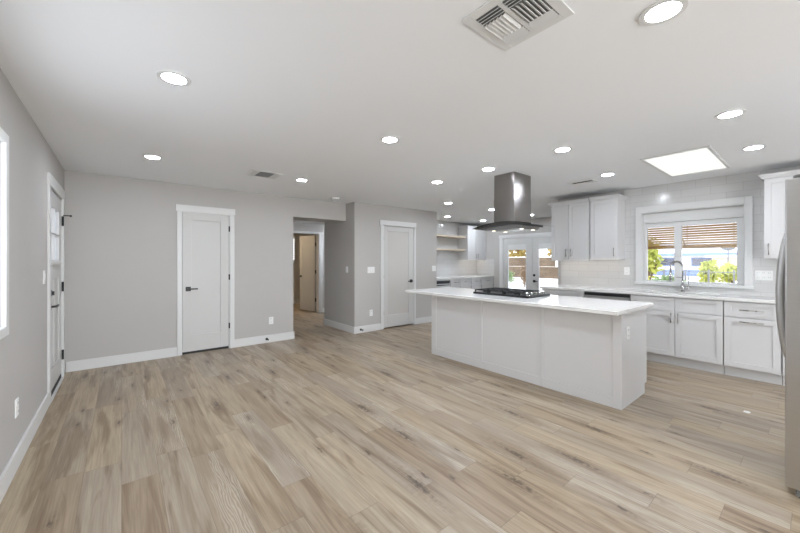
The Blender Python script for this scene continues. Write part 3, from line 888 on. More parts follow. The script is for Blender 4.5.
# ------------------------------------------------------------------ range hood
hx0, hx1, hy0, hy1 = 3.725, 4.105, 2.365, 2.655
hood = thing('range_hood', (3.9, 2.5, 1.73), 'stainless island range hood with a curved glass canopy hanging from the ceiling', 'range hood')
mb = MB(); mb.box(hx0, hx1, hy0, hy1, 2.12, CE); mb.build('upper_chimney', M['steel'], hood, 0.002)
mb = MB(); mb.box(hx0-0.003, hx1+0.003, hy0-0.003, hy1+0.003, 1.78, 2.125); mb.build('lower_chimney', M['steel'], hood, 0.002)
yc = (hy0+hy1)/2
def arc(y): return 1.822 - 0.055*((y-yc)/0.43)**2
mb = MB()
ys = [yc - 0.27 + 0.54*i/16 for i in range(17)]
prof = [(0, y, arc(y)-0.031) for y in ys] + [(0, yc+0.24, 1.736), (0, yc-0.24, 1.736)]
mb.prism([(3.70, y, z) for _, y, z in prof], (0.40, 0, 0)); mb.build('hood_body', M['midsteel'], hood)
mb = MB()
ys = [yc - 0.43 + 0.86*i/28 for i in range(29)]
prof = [(3.64, y, arc(y)+0.008) for y in ys] + [(3.64, y, arc(y)) for y in ys[::-1]]
mb.prism(prof, (0.52, 0, 0)); mb.build('glass_canopy', M['hoodglass'], hood)
ys = [yc - 0.31 + 0.62*i/24 for i in range(25)]
rim = MB(); rim.prism([(3.655, y, arc(y)-0.001) for y in ys] + [(3.655, y, arc(y)-0.030) for y in ys[::-1]], (0.45, 0, 0))
tag(rim.build('canopy_plate', M['darksteel'], hood), 'dark curved steel plate under the glass')
for xx, yy in ((3.78, 2.70), (3.78, 2.30), (4.04, 2.70), (4.04, 2.30)):
    mb = MB(); mb.cyl((xx, yy, 1.738), (xx, yy, 1.733), 0.022, seg=16); tag(mb.build('hood_lamp', M['smalllens'], hood), 'small lit hood lamp')
mb = MB()
for k in range(3): mb.box(3.80, 4.02, 2.34+k*0.11, 2.44+k*0.11, 1.734, 1.739)
mb.build('grease_filter', M['steel'], hood)

# ------------------------------------------------------------------ sink run
SF = 5.45                                  # door faces
fC = F('x-', SF)
fCB = F('x-', SF+0.02)
def base_cab(name, loc_u, u0, u1, label, group='white shaker base cabinets under the sink counter'):
    t = thing(name, (SF+0.3, loc_u, 0), label, 'base cabinet', group)
    mb = MB()
    if name == 'sink_cabinet':
        for b in ((SF+0.021, SF+0.04, u0, u1, 0.115, 0.884), (XS-0.03, XS-0.009, u0, u1, 0.115, 0.884), (SF+0.04, XS-0.03, u0, u0+0.018, 0.115, 0.884), (SF+0.04, XS-0.03, u1-0.018, u1, 0.115, 0.884), (SF+0.04, XS-0.03, u0+0.018, u1-0.018, 0.115, 0.135)): mb.box(*b)
    else: mb.box(SF+0.021, XS-0.009, u0, u1, 0.115, 0.884)
    mb.build('cabinet_body', M['cab'], t)
    mb = MB(); mb.box(SF+0.085, SF+0.10, u0, u1, 0.0, 0.115); mb.build('toe_kick', M['cab'], t)
    return t
g = 0.004
t = base_cab('sink_cabinet', 1.19, 0.720, 1.660, 'white sink base cabinet with two doors below the window')
for y0, y1 in ((1.172, 1.657), (0.722, 1.166)):
    mb = MB(); shaker(mb, fC, y0, y1, 0.705, 0.872, 0.057, 0.02, 0.012, 0.045); mb.build('drawer_front', M['cab'], t, 0.0015)
    mb = MB(); shaker(mb, fC, y0, y1, 0.130, 0.695); dr = mb.build('door', M['cab'], t, 0.0015)
    bar_pull(dr, fC, 1.206 if y0 > 1 else 1.134, 0.62, 0.13, True)
t = base_cab('pull_out_cabinet', 0.49, 0.262, 0.716, 'white base cabinet with drawer and pull-out door beside the fridge end')
mb = MB(); shaker(mb, fC, 0.268, 0.710, 0.705, 0.872, 0.057, 0.02, 0.012, 0.045); dr = mb.build('drawer', M['cab'], t, 0.0015)
bar_pull(dr, fC, 0.485, 0.787, 0.19, False)
mb = MB(); shaker(mb, fC, 0.268, 0.710, 0.130, 0.695); dr = mb.build('door', M['cab'], t, 0.0015)
bar_pull(dr, fC, 0.485, 0.655, 0.19, False)
t = base_cab('corner_cabinet', -0.2, -0.725, 0.258, 'white corner base cabinet partly hidden by the fridge')
for y0, y1 in ((-0.30, 0.252), (-0.72, -0.305)):
    mb = MB(); shaker(mb, fC, y0, y1, 0.130, 0.872); mb.build('door', M['cab'], t, 0.0015)
t = base_cab('end_cabinet', 2.61, 2.275, 2.945, 'white base cabinet at the far end of the sink counter')
mb = MB(); shaker(mb, fC, 2.280, 2.940, 0.705, 0.872, 0.057, 0.02, 0.012, 0.045); dr = mb.build('drawer', M['cab'], t, 0.0015)
bar_pull(dr, fC, 2.61, 0.787, 0.19, False)
mb = MB(); shaker(mb, fC, 2.280, 2.940, 0.130, 0.695); dr = mb.build('door', M['cab'], t, 0.0015)
bar_pull(dr, fC, 2.33, 0.62, 0.13, True)

dw = thing('dishwasher', (SF+0.3, 1.965, 0), 'stainless dishwasher with a black control strip under the sink counter', 'dishwasher')
mb = MB(); mb.box(SF+0.03, XS-0.02, 1.668, 2.268, 0.10, 0.88); mb.build('dishwasher_body', M['slot'], dw)
mb = MB(); fC.box(mb, 1.672, 2.264, 0.125, 0.80, 0, 0.028); mb.build('dishwasher_door', M['steelh'], dw, 0.003)
mb = MB(); fC.box(mb, 1.672, 2.264, 0.832, 0.872, 0.002, 0.03); tag(mb.build('control_strip', M['blackglass'], dw), 'black control strip')
mb = MB(); fC.box(mb, 1.672, 2.264, 0.802, 0.83, 0, 0.028); mb.build('pocket_handle', M['steelh'], dw)
mb = MB(); mb.box(SF+0.085, SF+0.10, 1.664, 2.272, 0, 0.12); mb.build('toe_kick', M['cab'], dw)

ct = MB()
SK = (5.53, 5.89, 0.80, 1.52)              # sink cut-out
ct.box(5.425, XS-0.008, -0.725, SK[2], 0.886, 0.921); ct.box(5.425, XS-0.008, SK[3], 2.965, 0.886, 0.921)
ct.box(5.425, SK[0], SK[2], SK[3], 0.886, 0.921); ct.box(SK[1], XS-0.008, SK[2], SK[3], 0.886, 0.921)
tag(ct.build('countertop', M['quartz'], None, 0.002), 'white quartz counter under the sink window', 'countertop')
sk = MB()
x0, x1, y0, y1 = SK
sk.box(x0-0.008, x0, y0-0.008, y1+0.008, 0.72, 0.885); sk.box(x1, x1+0.008, y0-0.008, y1+0.008, 0.72, 0.885)
sk.box(x0, x1, y0-0.008, y0, 0.72, 0.885); sk.box(x0, x1, y1, y1+0.008, 0.72, 0.885); sk.box(x0-0.008, x1+0.008, y0-0.008, y1+0.008, 0.712, 0.72)
t = thing('kitchen_sink', (5.71, 1.16, 0.712), 'stainless undermount sink sunk in the window counter', 'sink')
sk.build('basin', M['steelh'], t)
mb = MB(); mb.cyl((5.71, 1.16, 0.72), (5.71, 1.16, 0.724), 0.045, seg=20); mb.build('drain', M['chrome'], t)

fx, fy, fz = 5.945, 1.19, 0.921
fa = thing('kitchen_faucet', (fx, fy, fz), 'chrome spring-neck faucet standing behind the sink', 'faucet')
mb = MB(); mb.cyl((fx, fy, fz), (fx, fy, fz+0.012), 0.028, seg=20); mb.cyl((fx, fy, fz+0.01), (fx, fy, fz+0.10), 0.021, seg=18); mb.cyl((fx, fy, fz+0.10), (fx, fy, fz+0.16), 0.012, seg=14)
mb.build('faucet_base', M['chrome'], fa)
# spring neck rises, arches toward the room (and a little up-counter), falls to the spray head
dirv = Vector((-0.8, 0.6, 0)).normalized()
path = [Vector((fx, fy, fz+0.15)), Vector((fx, fy, fz+0.30))]
R = 0.085
for i in range(0, 13):
    a = math.pi*i/12
    path.append(Vector((fx, fy, fz+0.33)) + dirv*(R - R*math.cos(a)) + Vector((0, 0, R*math.sin(a))))
path.append(Vector((fx, fy, fz+0.27)) + dirv*2*R)
mb = MB(); mb.tube(path, 0.008, 10); neck = mb.build('neck', M['chrome'], fa)
hel = []
seglen = [0]
for p, q in zip(path, path[1:]): seglen.append(seglen[-1] + (q-p).length)
tot = seglen[-1]
side = dirv.cross(Vector((0,0,1)))
for i in range(420):
    s = tot*i/419
    j = max(k for k in range(len(seglen)) if seglen[k] <= s + 1e-9); j = min(j, len(path)-2)
    f = (s-seglen[j])/(seglen[j+1]-seglen[j])
    p = path[j].lerp(path[j+1], f); dd = (path[j+1]-path[j]).normalized()
    nn = dd.cross(side).normalized()
    ph = i*2*math.pi/10
    hel.append(p + (side*math.cos(ph) + nn*math.sin(ph))*0.012)
mb = MB(); mb.tube(hel, 0.0022, 5); mb.build('spring_coil', M['nickel'], fa)
tip = Vector((fx, fy, fz)) + dirv*2*R
mb = MB(); mb.cyl(tip + Vector((0,0,0.28)), tip + Vector((0,0,0.17)), 0.015, 0.017, 14); mb.cyl(tip + Vector((0,0,0.17)), tip + Vector((0,0,0.145)), 0.017, 0.023, 14)
mb.build('spray_head', M['chrome'], fa)
mb = MB(); mb.tube([Vector((fx, fy, fz+0.20)), Vector((fx, fy, fz+0.20)) + dirv*2*R], 0.005, 8); mb.cyl(tip + Vector((0,0,0.19)), tip + Vector((0,0,0.21)), 0.021, seg=14)
mb.build('dock_arm', M['chrome'], fa)
mb = MB(); mb.cyl((fx, fy, fz+0.065), (fx-0.0, fy-0.055, fz+0.065), 0.010, seg=12); mb.cyl((fx, fy-0.06, fz+0.05), (fx, fy-0.06, fz+0.085), 0.012, seg=12)
mb.tube([(fx, fy-0.06, fz+0.08), (fx, fy-0.064, fz+0.22)], 0.005, 8)
mb.build('lever', M['chrome'], fa)

# ------------------------------------------------------------------ wall cabinets
UF = 5.68
fU = F('x-', UF)
UZ0, UZ1 = 1.372, 2.275
def crown(mb, boxes):
    """stepped crown: profile grows outward, boxes (x0,x1,y0,y1, grow -x, grow -y, grow +y)"""
    for x0, x1, y0, y1, gx, gy0, gy1 in boxes:
        prof = ((0.0, 0.0), (0.012, 0.010), (0.022, 0.026), (0.034, 0.040), (0.040, 0.052))
        for (o, z), (o2, z2) in zip(prof, prof[1:]):
            mb.box(x0 - o2*gx, x1, y0 - o2*gy0, y1 + o2*gy1, UZ1 + z, UZ1 + z2)
    return mb
t = thing('wall_cabinet', (5.85, 2.59, UZ0), 'white double-door wall cabinet at the far end of the sink wall', 'wall cabinet')
mb = MB(); mb.box(UF+0.021, XS-0.008, 2.286, 2.90, UZ0, UZ1); mb.build('cabinet_body', M['cab'], t)
for y0, y1, hu in ((2.609, 2.896, 2.645), (2.291, 2.603, 2.567)):
    mb = MB(); shaker(mb, fU, y0, y1, UZ0+0.002, UZ1-0.002); dr = mb.build('door', M['cab'], t, 0.0015); bar_pull(dr, fU, hu, UZ0+0.105, 0.13, True)
mb = crown(MB(), [(UF, XS-0.008, 2.286, 2.90, 1, 0, 1)]); mb.build('crown', M['cab'], t)
mb = MB(); mb.box(UF+0.0, UF+0.02, 2.29, 2.895, UZ0-0.025, UZ0-0.001); mb.build('light_rail', M['cab'], t)
mb = MB(); mb.box(5.76, 5.94, 2.32, 2.86, UZ0-0.0015, UZ0+0.002); tag(mb.build('strip_light', M['strip'], t), 'lit strip lamp under the cabinet')
t = thing('wall_cabinet', (5.85, 2.09, UZ0), 'white single-door wall cabinet with its side panel facing the sink window', 'wall cabinet')
mb = MB(); mb.box(UF+0.021, XS-0.008, 1.90, 2.274, UZ0, UZ1); mb.build('cabinet_body', M['cab'], t)
mb = MB(); shaker(mb, fU, 1.904, 2.270, UZ0+0.002, UZ1-0.002); dr = mb.build('door', M['cab'], t, 0.0015); bar_pull(dr, fU, 1.937, UZ0+0.105, 0.13, True)
mb = crown(MB(), [(UF, XS-0.008, 1.90, 2.274, 1, 1, 0)]); mb.build('crown', M['cab'], t)
mb = MB(); mb.box(5.76, 5.94, 1.93, 2.25, UZ0-0.0015, UZ0+0.002); tag(mb.build('strip_light', M['strip'], t), 'lit strip lamp under the cabinet')
t = thing('wall_cabinet', (5.85, 0.05, UZ0), 'white wall cabinet right of the sink window, half behind the fridge', 'wall cabinet')
mb = MB(); mb.box(UF+0.021, XS-0.008, -0.55, 0.41, UZ0, UZ1); mb.build('cabinet_body', M['cab'], t)
for y0, y1, hu in ((-0.07, 0.406, 0.371), (-0.545, -0.075, -0.51)):
    mb = MB(); shaker(mb, fU, y0, y1, UZ0+0.002, UZ1-0.002); dr = mb.build('door', M['cab'], t, 0.0015); bar_pull(dr, fU, hu, UZ0+0.105, 0.13, True)
mb = crown(MB(), [(UF, XS-0.008, -0.55, 0.41, 1, 1, 1)]); mb.build('crown', M['cab'], t)

# ------------------------------------------------------------------ fridge
fr = thing('refrigerator', (3.40, -0.25, 0), 'stainless side-by-side fridge at the edge of the kitchen', 'fridge')
mb = MB(); mb.box(2.955, 3.845, -0.68, 0.025, 0.05, 1.775); mb.build('fridge_body', M['steelh'], fr, 0.004)
for x0, x1, hx in ((2.945, 3.372, 3.345), (3.378, 3.855, 3.41)):
    mb = MB(); mb.box(x0, x1, 0.035, 0.129, 0.055, 1.812); dr = mb.build('fridge_door', M['steelh'], fr, 0.006, 3)
    pts = []
    for i in range(21):
        s = i/20
        pts.append((hx, 0.129 + 0.040*math.sin(math.pi*s)**0.7, 0.72 + 0.80*s))
    mb = MB(); mb.tube(pts, 0.016, 12, (0.020, 0.014)); mb.build('handle', M['steelh'], dr)
for xx in (2.99, 3.80):
    mb = MB(); mb.box(xx-0.04, xx+0.04, -0.04, 0.030, 1.776, 1.815); mb.cyl((xx, 0.025, 1.813), (xx, 0.025, 1.835), 0.028, seg=16); mb.cyl((xx, 0.07, 1.813), (xx, 0.07, 1.832), 0.03, seg=16); mb.box(xx-0.03, xx+0.03, 0.025, 0.07, 1.813, 1.83); tag(mb.build('hinge_cover', M['ventslot'], fr), 'grey hinge cover')
mb = MB(); mb.box(2.965, 3.835, 0.03, 0.085, 0.012, 0.05)
for k in range(3): mb.box(2.965, 3.835, 0.085, 0.09, 0.016+k*0.012, 0.022+k*0.012)
tag(mb.build('base_grille', M['ventslot'], fr), 'grey base grille')
for xx in (2.99, 3.80):
    for yy in (0.06, -0.62):
        mb = MB(); mb.cyl((xx, yy, 0.0), (xx, yy, 0.05), 0.018, seg=14); mb.build('foot', M['slot'], fr)

# ------------------------------------------------------------------ kitchen nook
fK = F('y-', YK-0.62)
def nook_cab(u0, u1, splits, label):
    t = thing('base_cabinet', ((u0+u1)/2, YK-0.3, 0), label, 'base cabinet')
    mb = MB(); mb.box(u0, u1, YK-0.60, YK-0.009, 0.115, 0.884); mb.build('cabinet_body', M['cab'], t)
    mb = MB(); mb.box(u0, u1, YK-0.535, YK-0.52, 0, 0.115); mb.build('toe_kick', M['cab'], t)
    for a, b in splits:
        mb = MB(); shaker(mb, fK, a+0.003, b-0.003, 0.715, 0.872, 0.05, 0.02, 0.012, 0.04); dr = mb.build('drawer', M['cab'], t, 0.0015); bar_pull(dr, fK, (a+b)/2, 0.795, 0.16, False)
        mb = MB(); shaker(mb, fK, a+0.003, b-0.003, 0.130, 0.705); dr = mb.build('door', M['cab'], t, 0.0015); bar_pull(dr, fK, b-0.04, 0.62, 0.13, True)
    return t
nook_cab(6.475, 7.31, ((6.478, 6.86), (6.86, 7.306)), 'white two-drawer base cabinet beside the nook appliance')
nook_cab(7.315, 8.292, ((7.318, 7.745), (7.745, 8.285)), 'white two-drawer base cabinet in the corner by the glazed doors')
ap = thing('built_in_appliance', (6.16, YK-0.3, 0), 'stainless built-in appliance with a black strip under the nook counter', 'appliance')
mb = MB(); mb.box(5.875, 6.465, YK-0.59, YK-0.02, 0.10, 0.88); mb.build('appliance_body', M['slot'], ap)
mb = MB(); fK.box(mb, 5.88, 6.46, 0.11, 0.775, 0, 0.028); mb.build('appliance_door', M['steelh'], ap, 0.003)
mb = MB(); fK.box(mb, 5.88, 6.46, 0.855, 0.878, 0, 0.028); mb.build('top_trim', M['steelh'], ap)
mb = MB(); fK.box(mb, 5.88, 6.46, 0.81, 0.852, 0.0, 0.028); tag(mb.build('control_strip', M['blackglass'], ap), 'black control strip')
mb = MB(); mb.cyl(fK.pt(5.95, -0.04, 0.745), fK.pt(6.39, -0.04, 0.745), 0.011, seg=12); mb.cyl(fK.pt(5.99, -0.04, 0.745), fK.pt(5.99, 0, 0.745), 0.008, seg=10); mb.cyl(fK.pt(6.35, -0.04, 0.745), fK.pt(6.35, 0, 0.745), 0.008, seg=10)
tag(mb.build('handle', M['blackglass'], ap), 'dark bar handle')
t = thing('filler_cabinet', (5.67, YK-0.3, 0), 'narrow white base cabinet against the pantry wall in the nook', 'base cabinet')
mb = MB(); mb.box(5.478, 5.87, YK-0.60, YK-0.009, 0.115, 0.884); mb.build('cabinet_body', M['cab'], t)
mb = MB(); shaker(mb, fK, 5.482, 5.866, 0.13, 0.872); mb.build('door', M['cab'], t)
mb = MB(); mb.box(5.478, XF-0.009, YK-0.645, YK-0.009, 0.886, 0.921)
tag(mb.build('countertop', M['quartz'], None, 0.002), 'white quartz counter in the kitchen nook', 'countertop')
t = thing('wall_cabinet', (7.88, YK-0.17, UZ0), 'white double-door wall cabinet in the nook corner beside the shelves', 'wall cabinet')
fKU = F('y-', YK-0.35)
mb = MB(); mb.box(7.475, XF-0.003, YK-0.329, YK-0.008, UZ0, UZ1+0.01); mb.build('cabinet_body', M['cab'], t)
for a, b, hu in ((7.478, 7.872, 7.835), (7.878, 8.292, 7.915)):
    mb = MB(); shaker(mb, fKU, a, b, UZ0+0.002, UZ1+0.008); dr = mb.build('door', M['cab'], t, 0.0015); bar_pull(dr, fKU, hu, UZ0+0.105, 0.13, True)
mb = MB()
for o, z0, z1 in ((0.012, 0.0, 0.012), (0.024, 0.012, 0.028), (0.036, 0.028, 0.042)): mb.box(7.475-o, XF-0.003, YK-0.35-o, YK-0.008, UZ1+0.01+z0, UZ1+0.01+z1)
mb.build('crown', M['cab'], t)
mb = MB(); mb.box(7.52, 8.26, YK-0.26, YK-0.08, UZ0-0.0015, UZ0+0.002); tag(mb.build('strip_light', M['strip'], t), 'lit strip lamp under the cabinet')
for z, lab in ((1.99, 'upper pale oak floating shelf in the kitchen nook'), (1.625, 'lower pale oak floating shelf in the kitchen nook')):
    mb = MB(); mb.box(5.478, 7.47, YK-0.27, YK-0.009, z, z+0.045)
    tag(mb.build('floating_shelf', M['shelf'], None, 0.002), lab, 'shelf', 'oak floating shelves in the nook')

# ------------------------------------------------------------------ ceiling fittings
lights = [
    (0.244, 2.446, 'recessed light over the open floor, second nearest the entry door'),
    (0.253, 4.446, 'recessed light nearest the entry door'),
    (1.879, 2.453, 'recessed light over mid floor, between vent grille and island'),
    (1.894, 4.431, 'recessed light between ceiling vent and hallway smoke detector'),
    (1.843, 0.437, 'largest recessed light, beside the big square ceiling register'),
    (3.521, 0.427, 'recessed light above the gap between fridge and island'),
    (4.736, 0.409, 'recessed light between the square light panel and fridge cabinet'),
    (3.364, 1.602, 'recessed light above the near end of the island'),
    (4.778, 1.705, 'recessed light between the square light panel and the slim vent'),
    (3.392, 2.499, 'recessed light just left of the hood chimney'),
    (3.394, 3.362, 'recessed light above the far end of the island'),
    (4.791, 4.442, 'recessed light before the pantry wall end, nearer of the pair there'),
    (6.228, 5.801, 'recessed light above the nook shelves'),
    (7.588, 5.767, 'recessed light above the nook corner cabinet'),
    (6.117, 4.415, 'recessed light seen against the hood chimney edge'),
    (7.526, 4.345, 'farthest recessed light, beyond the hood chimney by the glazed doors'),
]
proto = None
for x, y, lab in lights:
    if proto is None:
        proto = thing('recessed_light', (x, y, CE), lab, 'ceiling light', 'recessed ceiling lights')
        mb = MB(); mb.ring((x, y, 0), 0.063, 0.086, CE-0.006, CE); mb.build('trim_ring', M['trim'], proto)
        mb = MB(); mb.cyl((x, y, CE), (x, y, CE-0.004), 0.063, seg=32); tag(mb.build('lens', M['lens'], proto), 'glowing white lens')
    else:
        dup(proto, (x, y, CE), lab)

for x, y, z, lab, mt in ((4.6, 7.4, 2.30, 'added unseen lamp brightening the hallway', 'lens'), (2.9, 9.3, CE, 'added unseen warm lamp brightening the room beyond the hallway', 'warmfill')):
    t = thing('added_fill_light', (x, y, z), lab, 'ceiling light')  # unseen lamps added to brighten the hallway and far room
    mb = MB(); mb.cyl((x, y, z), (x, y, z-0.02), 0.17, seg=28); mb.build('base', M['trim'], t)
    mb = MB(); mb.cyl((x, y, z-0.02), (x, y, z-0.05), 0.15 if mt == 'warmfill' else 0.09, seg=28); mb.build('diffuser', M[mt], t)
t = thing('smoke_detector', (2.865, 5.287, CE), 'white round smoke detector on the ceiling before the hallway', 'smoke detector')
mb = MB(); mb.cyl((2.865, 5.287, CE), (2.865, 5.287, CE-0.012), 0.07, seg=28); mb.build('mount_plate', M['plate'], t)
mb = MB(); mb.cyl((2.865, 5.287, CE-0.012), (2.865, 5.287, CE-0.038), 0.062, 0.05, seg=28); mb.build('detector_body', M['plate'], t)

# square four-way register
t = thing('ceiling_register', (1.375, 0.86, CE), 'large square four-way louvred register on the near ceiling', 'ceiling vent')
X0, X1, Y0, Y1 = 1.20, 1.55, 0.685, 1.035
mb = MB()
for a in ((X0, X1, Y0, Y0+0.045), (X0, X1, Y1-0.045, Y1), (X0, X0+0.045, Y0+0.045, Y1-0.045), (X1-0.045, X1, Y0+0.045, Y1-0.045)):
    mb.box(a[0], a[1], a[2], a[3], CE-0.006, CE)
cx, cyy = 1.375, 0.86
mb.box(X0+0.045, X1-0.045, cyy-0.010, cyy+0.010, CE-0.008, CE)
mb.build('register_frame', M['trim'], t, 0.002)
mb = MB(); mb.box(X0+0.045, X1-0.045, Y0+0.045, Y1-0.045, CE-0.0012, CE); tag(mb.build('duct_backing', M['ventslot'], t), 'grey duct behind the louvres')
for b0, b1, sg in ((Y0+0.047, cyy-0.012, -1), (cyy+0.012, Y1-0.047, 1)):
    for a0, sl in ((X0+0.047, -1), (X1-0.102, 1)):
        for i in range(3):
            c = a0 + 0.055*(i+0.5)/3
            mb = MB(); mb.obox((c, (b0+b1)/2, CE-0.009), 0.0095, (b1-b0)/2, 0.0010, Matrix.Rotation(sl*math.radians(38), 3, 'Y')); mb.build('louvre', M['trim'], t)
    for i in range(6):
        c = b0 + (b1-b0)*(i+0.5)/6
        mb = MB(); mb.obox((cx, c, CE-0.008), (X1-X0)/2-0.108, 0.0085, 0.0010, Matrix.Rotation(-sg*math.radians(35), 3, 'X')); mb.build('louvre', M['trim'], t)
def slim_vent(x0, x1, y0, y1, label):
    t = thing('ceiling_vent', ((x0+x1)/2, (y0+y1)/2, CE), label, 'ceiling vent')
    mb = MB(); e = 0.022
    for a in ((x0, x1, y0, y0+e), (x0, x1, y1-e, y1), (x0, x0+e, y0+e, y1-e), (x1-e, x1, y0+e, y1-e)): mb.box(*a, CE-0.006, CE)
    mb.build('vent_frame', M['trim'], t, 0.001)
    mb = MB(); mb.box(x0+e, x1-e, y0+e, y1-e, CE-0.001, CE); tag(mb.build('duct_backing', M['void'], t), 'dark duct behind the slats')
    mx, my = (x0+x1)/2, (y0+y1)/2
    for q0, q1, r0, r1, ax in ((x0+e, x0+0.1, y0+e, y1-e, 'y'), (x1-0.1, x1-e, y0+e, y1-e, 'y'), (x0+0.1, x1-0.1, y0+e, y1-e, 'x')):
        n = 6
        for i in range(n):
            mb = MB()
            if ax == 'x':
                c = r0 + (r1-r0)*(i+0.5)/n; mb.obox(((q0+q1)/2, c, CE-0.006), (q1-q0)/2, 0.010, 0.0008, Matrix.Rotation(math.radians(28), 3, 'X'))
            else:
                c = q0 + (q1-q0)*(i+0.5)/n; mb.obox((c, (r0+r1)/2, CE-0.006), 0.004, (r1-r0)/2, 0.0008, Matrix.Rotation(math.radians(28), 3, 'Y'))
            mb.build('slat', M['trim'], t)
slim_vent(1.215, 1.585, 4.29, 4.60, 'white ceiling vent above the closet door wall')
slim_vent(4.80, 5.08, 1.93, 2.24, 'white ceiling vent near the wall cabinets on the sink wall')

# square light panel
t = thing('ceiling_light_panel', (4.92, 0.95, CE), 'large rectangular light panel glowing on the ceiling before the sink window', 'ceiling light')
PX0, PX1, PY0, PY1 = 4.32, 5.51, 0.66, 1.23
mb = MB()
for a in ((PX0, PX1, PY0, PY0+0.03), (PX0, PX1, PY1-0.03, PY1), (PX0, PX0+0.03, PY0+0.03, PY1-0.03), (PX1-0.03, PX1, PY0+0.03, PY1-0.03)): mb.box(*a, CE-0.012, CE)
mb.build('panel_frame', M['trim'], t, 0.003)
mb = MB(); mb.box(PX0+0.03, PX1-0.03, PY0+0.03, PY1-0.03, CE-0.006, CE-0.001); tag(mb.build('diffuser', M['panel'], t), 'glowing textured diffuser')

# ------------------------------------------------------------------ outdoors
struct('ground', MB().box(8.46, 70, -30, 45, -0.12, -0.02).box(6.2, 8.46, -30, 2.8, -0.12, -0.02), M['concrete'], 'sunlit pale ground outside', 'ground')
# roll-up bamboo shade outside the sink window
bs = thing('bamboo_shade', (6.5, 1.15, 1.53), 'tan bamboo roll-up shade hanging outside the sink window', 'outdoor shade')
mb = MB(); n = 17
for i in range(n):
    z = 1.56 + i*0.034
    mb.box(6.50, 6.508, 0.40, 2.05, z, z+0.0295)
mb.build('slats', M['bamboo'], bs)
mb = MB()
for y in (0.75, 1.25, 1.75): mb.box(6.509, 6.512, y-0.004, y+0.004, 1.52, 2.14)
mb.build('cord', M['bamboo'], bs)
mb = MB(); mb.cyl((6.50, 0.40, 1.545), (6.50, 2.05, 1.545), 0.018, seg=14); mb.build('bottom_roll', M['bamboo'], bs)
mb = MB(); mb.tube([(6.46, 1.345, 1.80), (6.46, 1.255, 1.56)], 0.009, 8); mb.build('wand', M['bamboo'], bs)
mb = MB(); mb.box(6.48, 6.54, 0.35, 2.10, 2.12, 2.2); mb.build('head_rail', M['bamboo'], bs)
for y in (0.45, 2.0):
    mb = MB(); mb.box(XS+0.16, 6.49, y-0.02, y+0.02, 2.14, 2.18); mb.build('bracket', M['fence'], bs)

def tree(name, loc, h, r, leaf, label, n=900, size=0.16, group=None):
    t = thing(name, loc, label, 'tree' if 'tree' in name else 'shrub', group)
    x, y, z = loc
    mb = MB()
    if 'tree' in name:
        mb.tube([(x, y, z), (x+0.03, y+0.04, z+h*0.25), (x-0.03, y+0.1, z+h*0.5), (x, y+0.1, z+h*0.8)], 0.05, 8)
        mb.tube([(x, y+0.1, z+h*0.3), (x, y-0.12, z+h*0.6)], 0.03, 6)
    else:
        for k in range(4): mb.tube([(x, y, z), (x+random.uniform(-.3,.3)*r, y+random.uniform(-.5,.5)*r, z+h*0.6)], 0.03, 6)
    mb.build('trunk' if 'tree' in name else 'stems', M['bark'], t)
    mb = MB()
    for k in range(7):
        a = random.uniform(0, 6.28); q = random.uniform(0, 0.6)
        mb.leaves((x + r*q*math.cos(a), y + r*q*math.sin(a), z + h*(0.68 + 0.1*random.uniform(-1, 1)) if 'tree' in name else z + h*(0.55+0.12*random.uniform(-1,1))), r*0.6, r*0.6, (h*0.25 if 'tree' in name else h*0.38), n//7, size)
    mb.build('crown' if 'tree' in name else 'foliage', M[leaf], t, fix=False)
    return t
# seen through the sink window
hs = thing('neighbour_house', (40, 9, 0), 'white house with slate blue eaves beyond the sink window', 'house')
mb = MB(); mb.box(40, 48, 2.0, 15, -0.02, 1.95); mb.build('wall', M['stucco'], hs)
mb = MB(); mb.prism([(39.3, 1.5, 1.95), (39.3, 15.5, 1.95), (44, 15.5, 3.0), (44, 1.5, 3.0)], (0, 0, 0.12)); mb.prism([(44, 1.5, 3.0), (44, 15.5, 3.0), (48.7, 15.5, 1.95), (48.7, 1.5, 1.95)], (0, 0, 0.12)); mb.build('roof', M['roof'], hs)
mb = MB(); mb.box(39.25, 39.32, 1.5, 15.5, 1.80, 2.05); mb.build('fascia', M['bluetrim'], hs)
mb = MB(); mb.box(39.95, 40.0, 2.0, 15, 0, 0.55); mb.build('wall_band', M['bluetrim'], hs)
for y0, y1 in ((8.55, 9.65), (6.0, 7.3), (11.6, 12.6)):
    mb = MB(); mb.box(39.94, 40.0, y0-0.08, y1+0.08, 0.87, 1.63); f = mb.build('window', M['bluetrim'], hs)
    mb = MB(); mb.box(39.92, 39.95, y0, y1, 0.95, 1.55); mb.build('pane', M['darkpane'], f)
t = thing('garden_building', (33, 3, 0), 'low tan building with a pale roof behind the fence', 'building')
mb = MB(); mb.box(33, 37, 1.5, 4.95, -0.02, 1.62); mb.build('wall', M['tanstucco'], t)
mb = MB(); mb.box(32.6, 37.4, 1.2, 5.25, 1.62, 1.76); mb.build('roof', M['roof'], t)
t = thing('satellite_dish', (29, 3.6, -0.02), 'grey satellite dish on a pole above the tan building', 'satellite dish')
mb = MB(); mb.cyl((29, 3.6, -0.02), (29, 3.6, 2.05), 0.04, seg=10); mb.build('pole', M['fence'], t)
mb = MB(); mb.blob((29, 3.6, 2.14), 0.10, 0.34, 0.15, 2); mb.build('dish', M['fence'], t)
fn = thing('bar_fence', (17, 3, 0), 'grey metal bar fence across the yard beyond the sink window', 'fence')
for k in range(9):
    y = 0.6 + k*0.68
    mb = MB(); mb.box(17.0, 17.05, y-0.025, y+0.025, -0.02, 1.02); mb.build('post', M['fence'], fn)
mb = MB()
for z in (0.10, 0.92): mb.box(17.01, 17.04, 0.6, 6.04, z, z+0.03)
mb.build('rail', M['fence'], fn)
mb = MB()
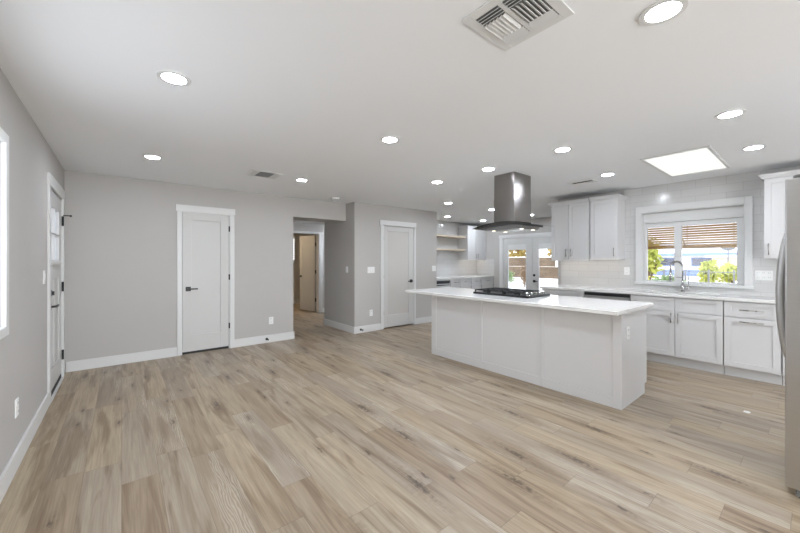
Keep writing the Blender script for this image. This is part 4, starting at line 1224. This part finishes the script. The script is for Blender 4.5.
for k in range(48): mb.box(17.02, 17.03, 0.6+k*0.115, 0.608+k*0.115, 0.1, 0.95)
mb.build('pickets', M['fence'], fn)
tree('small_tree', (13.2, 3.42, -0.02), 2.1, 0.36, 'leaf', 'small yellow-green tree outside the left pane of the sink window', 420, 0.10)
tree('garden_shrub', (15.5, 3.55, -0.02), 0.95, 0.8, 'leafg', 'rounded grey-green shrub below the small tree outside', 700, 0.08)
tree('yellow_shrub', (21, 3.28, -0.02), 1.4, 0.42, 'leaf', 'yellow-green shrub behind the bar fence, nearer the house windows', 700, 0.12)
tree('yellow_shrub', (25.5, 3.0, -0.02), 1.25, 0.75, 'leaf', 'wide yellow-green shrub behind the right end of the bar fence', 700, 0.12)
# seen through the glazed doors
bw = thing('block_wall', (26, 14, 0), 'tan block yard wall beyond the glazed doors', 'garden wall')
mb = MB(); mb.box(26, 26.2, 10.5, 30, -0.02, 1.62); mb.build('wall_body', M['blockwall'], bw)
mb = MB(); mb.box(25.95, 26.25, 10.5, 30, 1.62, 1.70); mb.box(25.97, 26.0, 10.5, 30, 0.88, 0.91); mb.build('cap', M['concrete'], bw)
for (x, y, h, r, lf, nm, lab, n, s) in ((30, 18.5, 3.6, 1.6, 'leafo', 'golden_tree', 'golden tree above the block wall behind the left glazed door', 700, 0.2),
                         (29, 14.0, 3.2, 1.5, 'leafo', 'golden_tree', 'golden tree above the block wall behind the right glazed door', 700, 0.2),
                         (17, 11.3, 0.95, 0.45, 'leafg', 'potted_shrub', 'green shrub seen low in the left glazed door', 350, 0.08),
                         (16, 9.55, 1.15, 0.28, 'leafr', 'reddish_shrub', 'thin reddish shrub at the edge of the right glazed door', 300, 0.07)):
    tree(nm, (x, y, -0.02), h, r, lf, lab, n, s)
t = thing('utility_box', (20, 10.2, 0), 'white box on a post beyond the right glazed door', 'utility box')
mb = MB(); mb.box(20, 20.3, 9.45, 9.95, 0.98, 1.42); mb.build('box', M['stucco'], t)
mb = MB(); mb.cyl((20.15, 9.7, -0.02), (20.15, 9.7, 1.0), 0.05, seg=10); mb.build('post', M['fence'], t)

# small flat white speck on the floor
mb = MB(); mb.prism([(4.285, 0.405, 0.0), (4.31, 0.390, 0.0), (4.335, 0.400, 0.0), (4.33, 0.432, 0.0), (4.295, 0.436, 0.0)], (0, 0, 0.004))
tag(mb.build('floor_speck', M['plate'], None), 'tiny white speck on the floor before the sink cabinets', 'paper scrap')
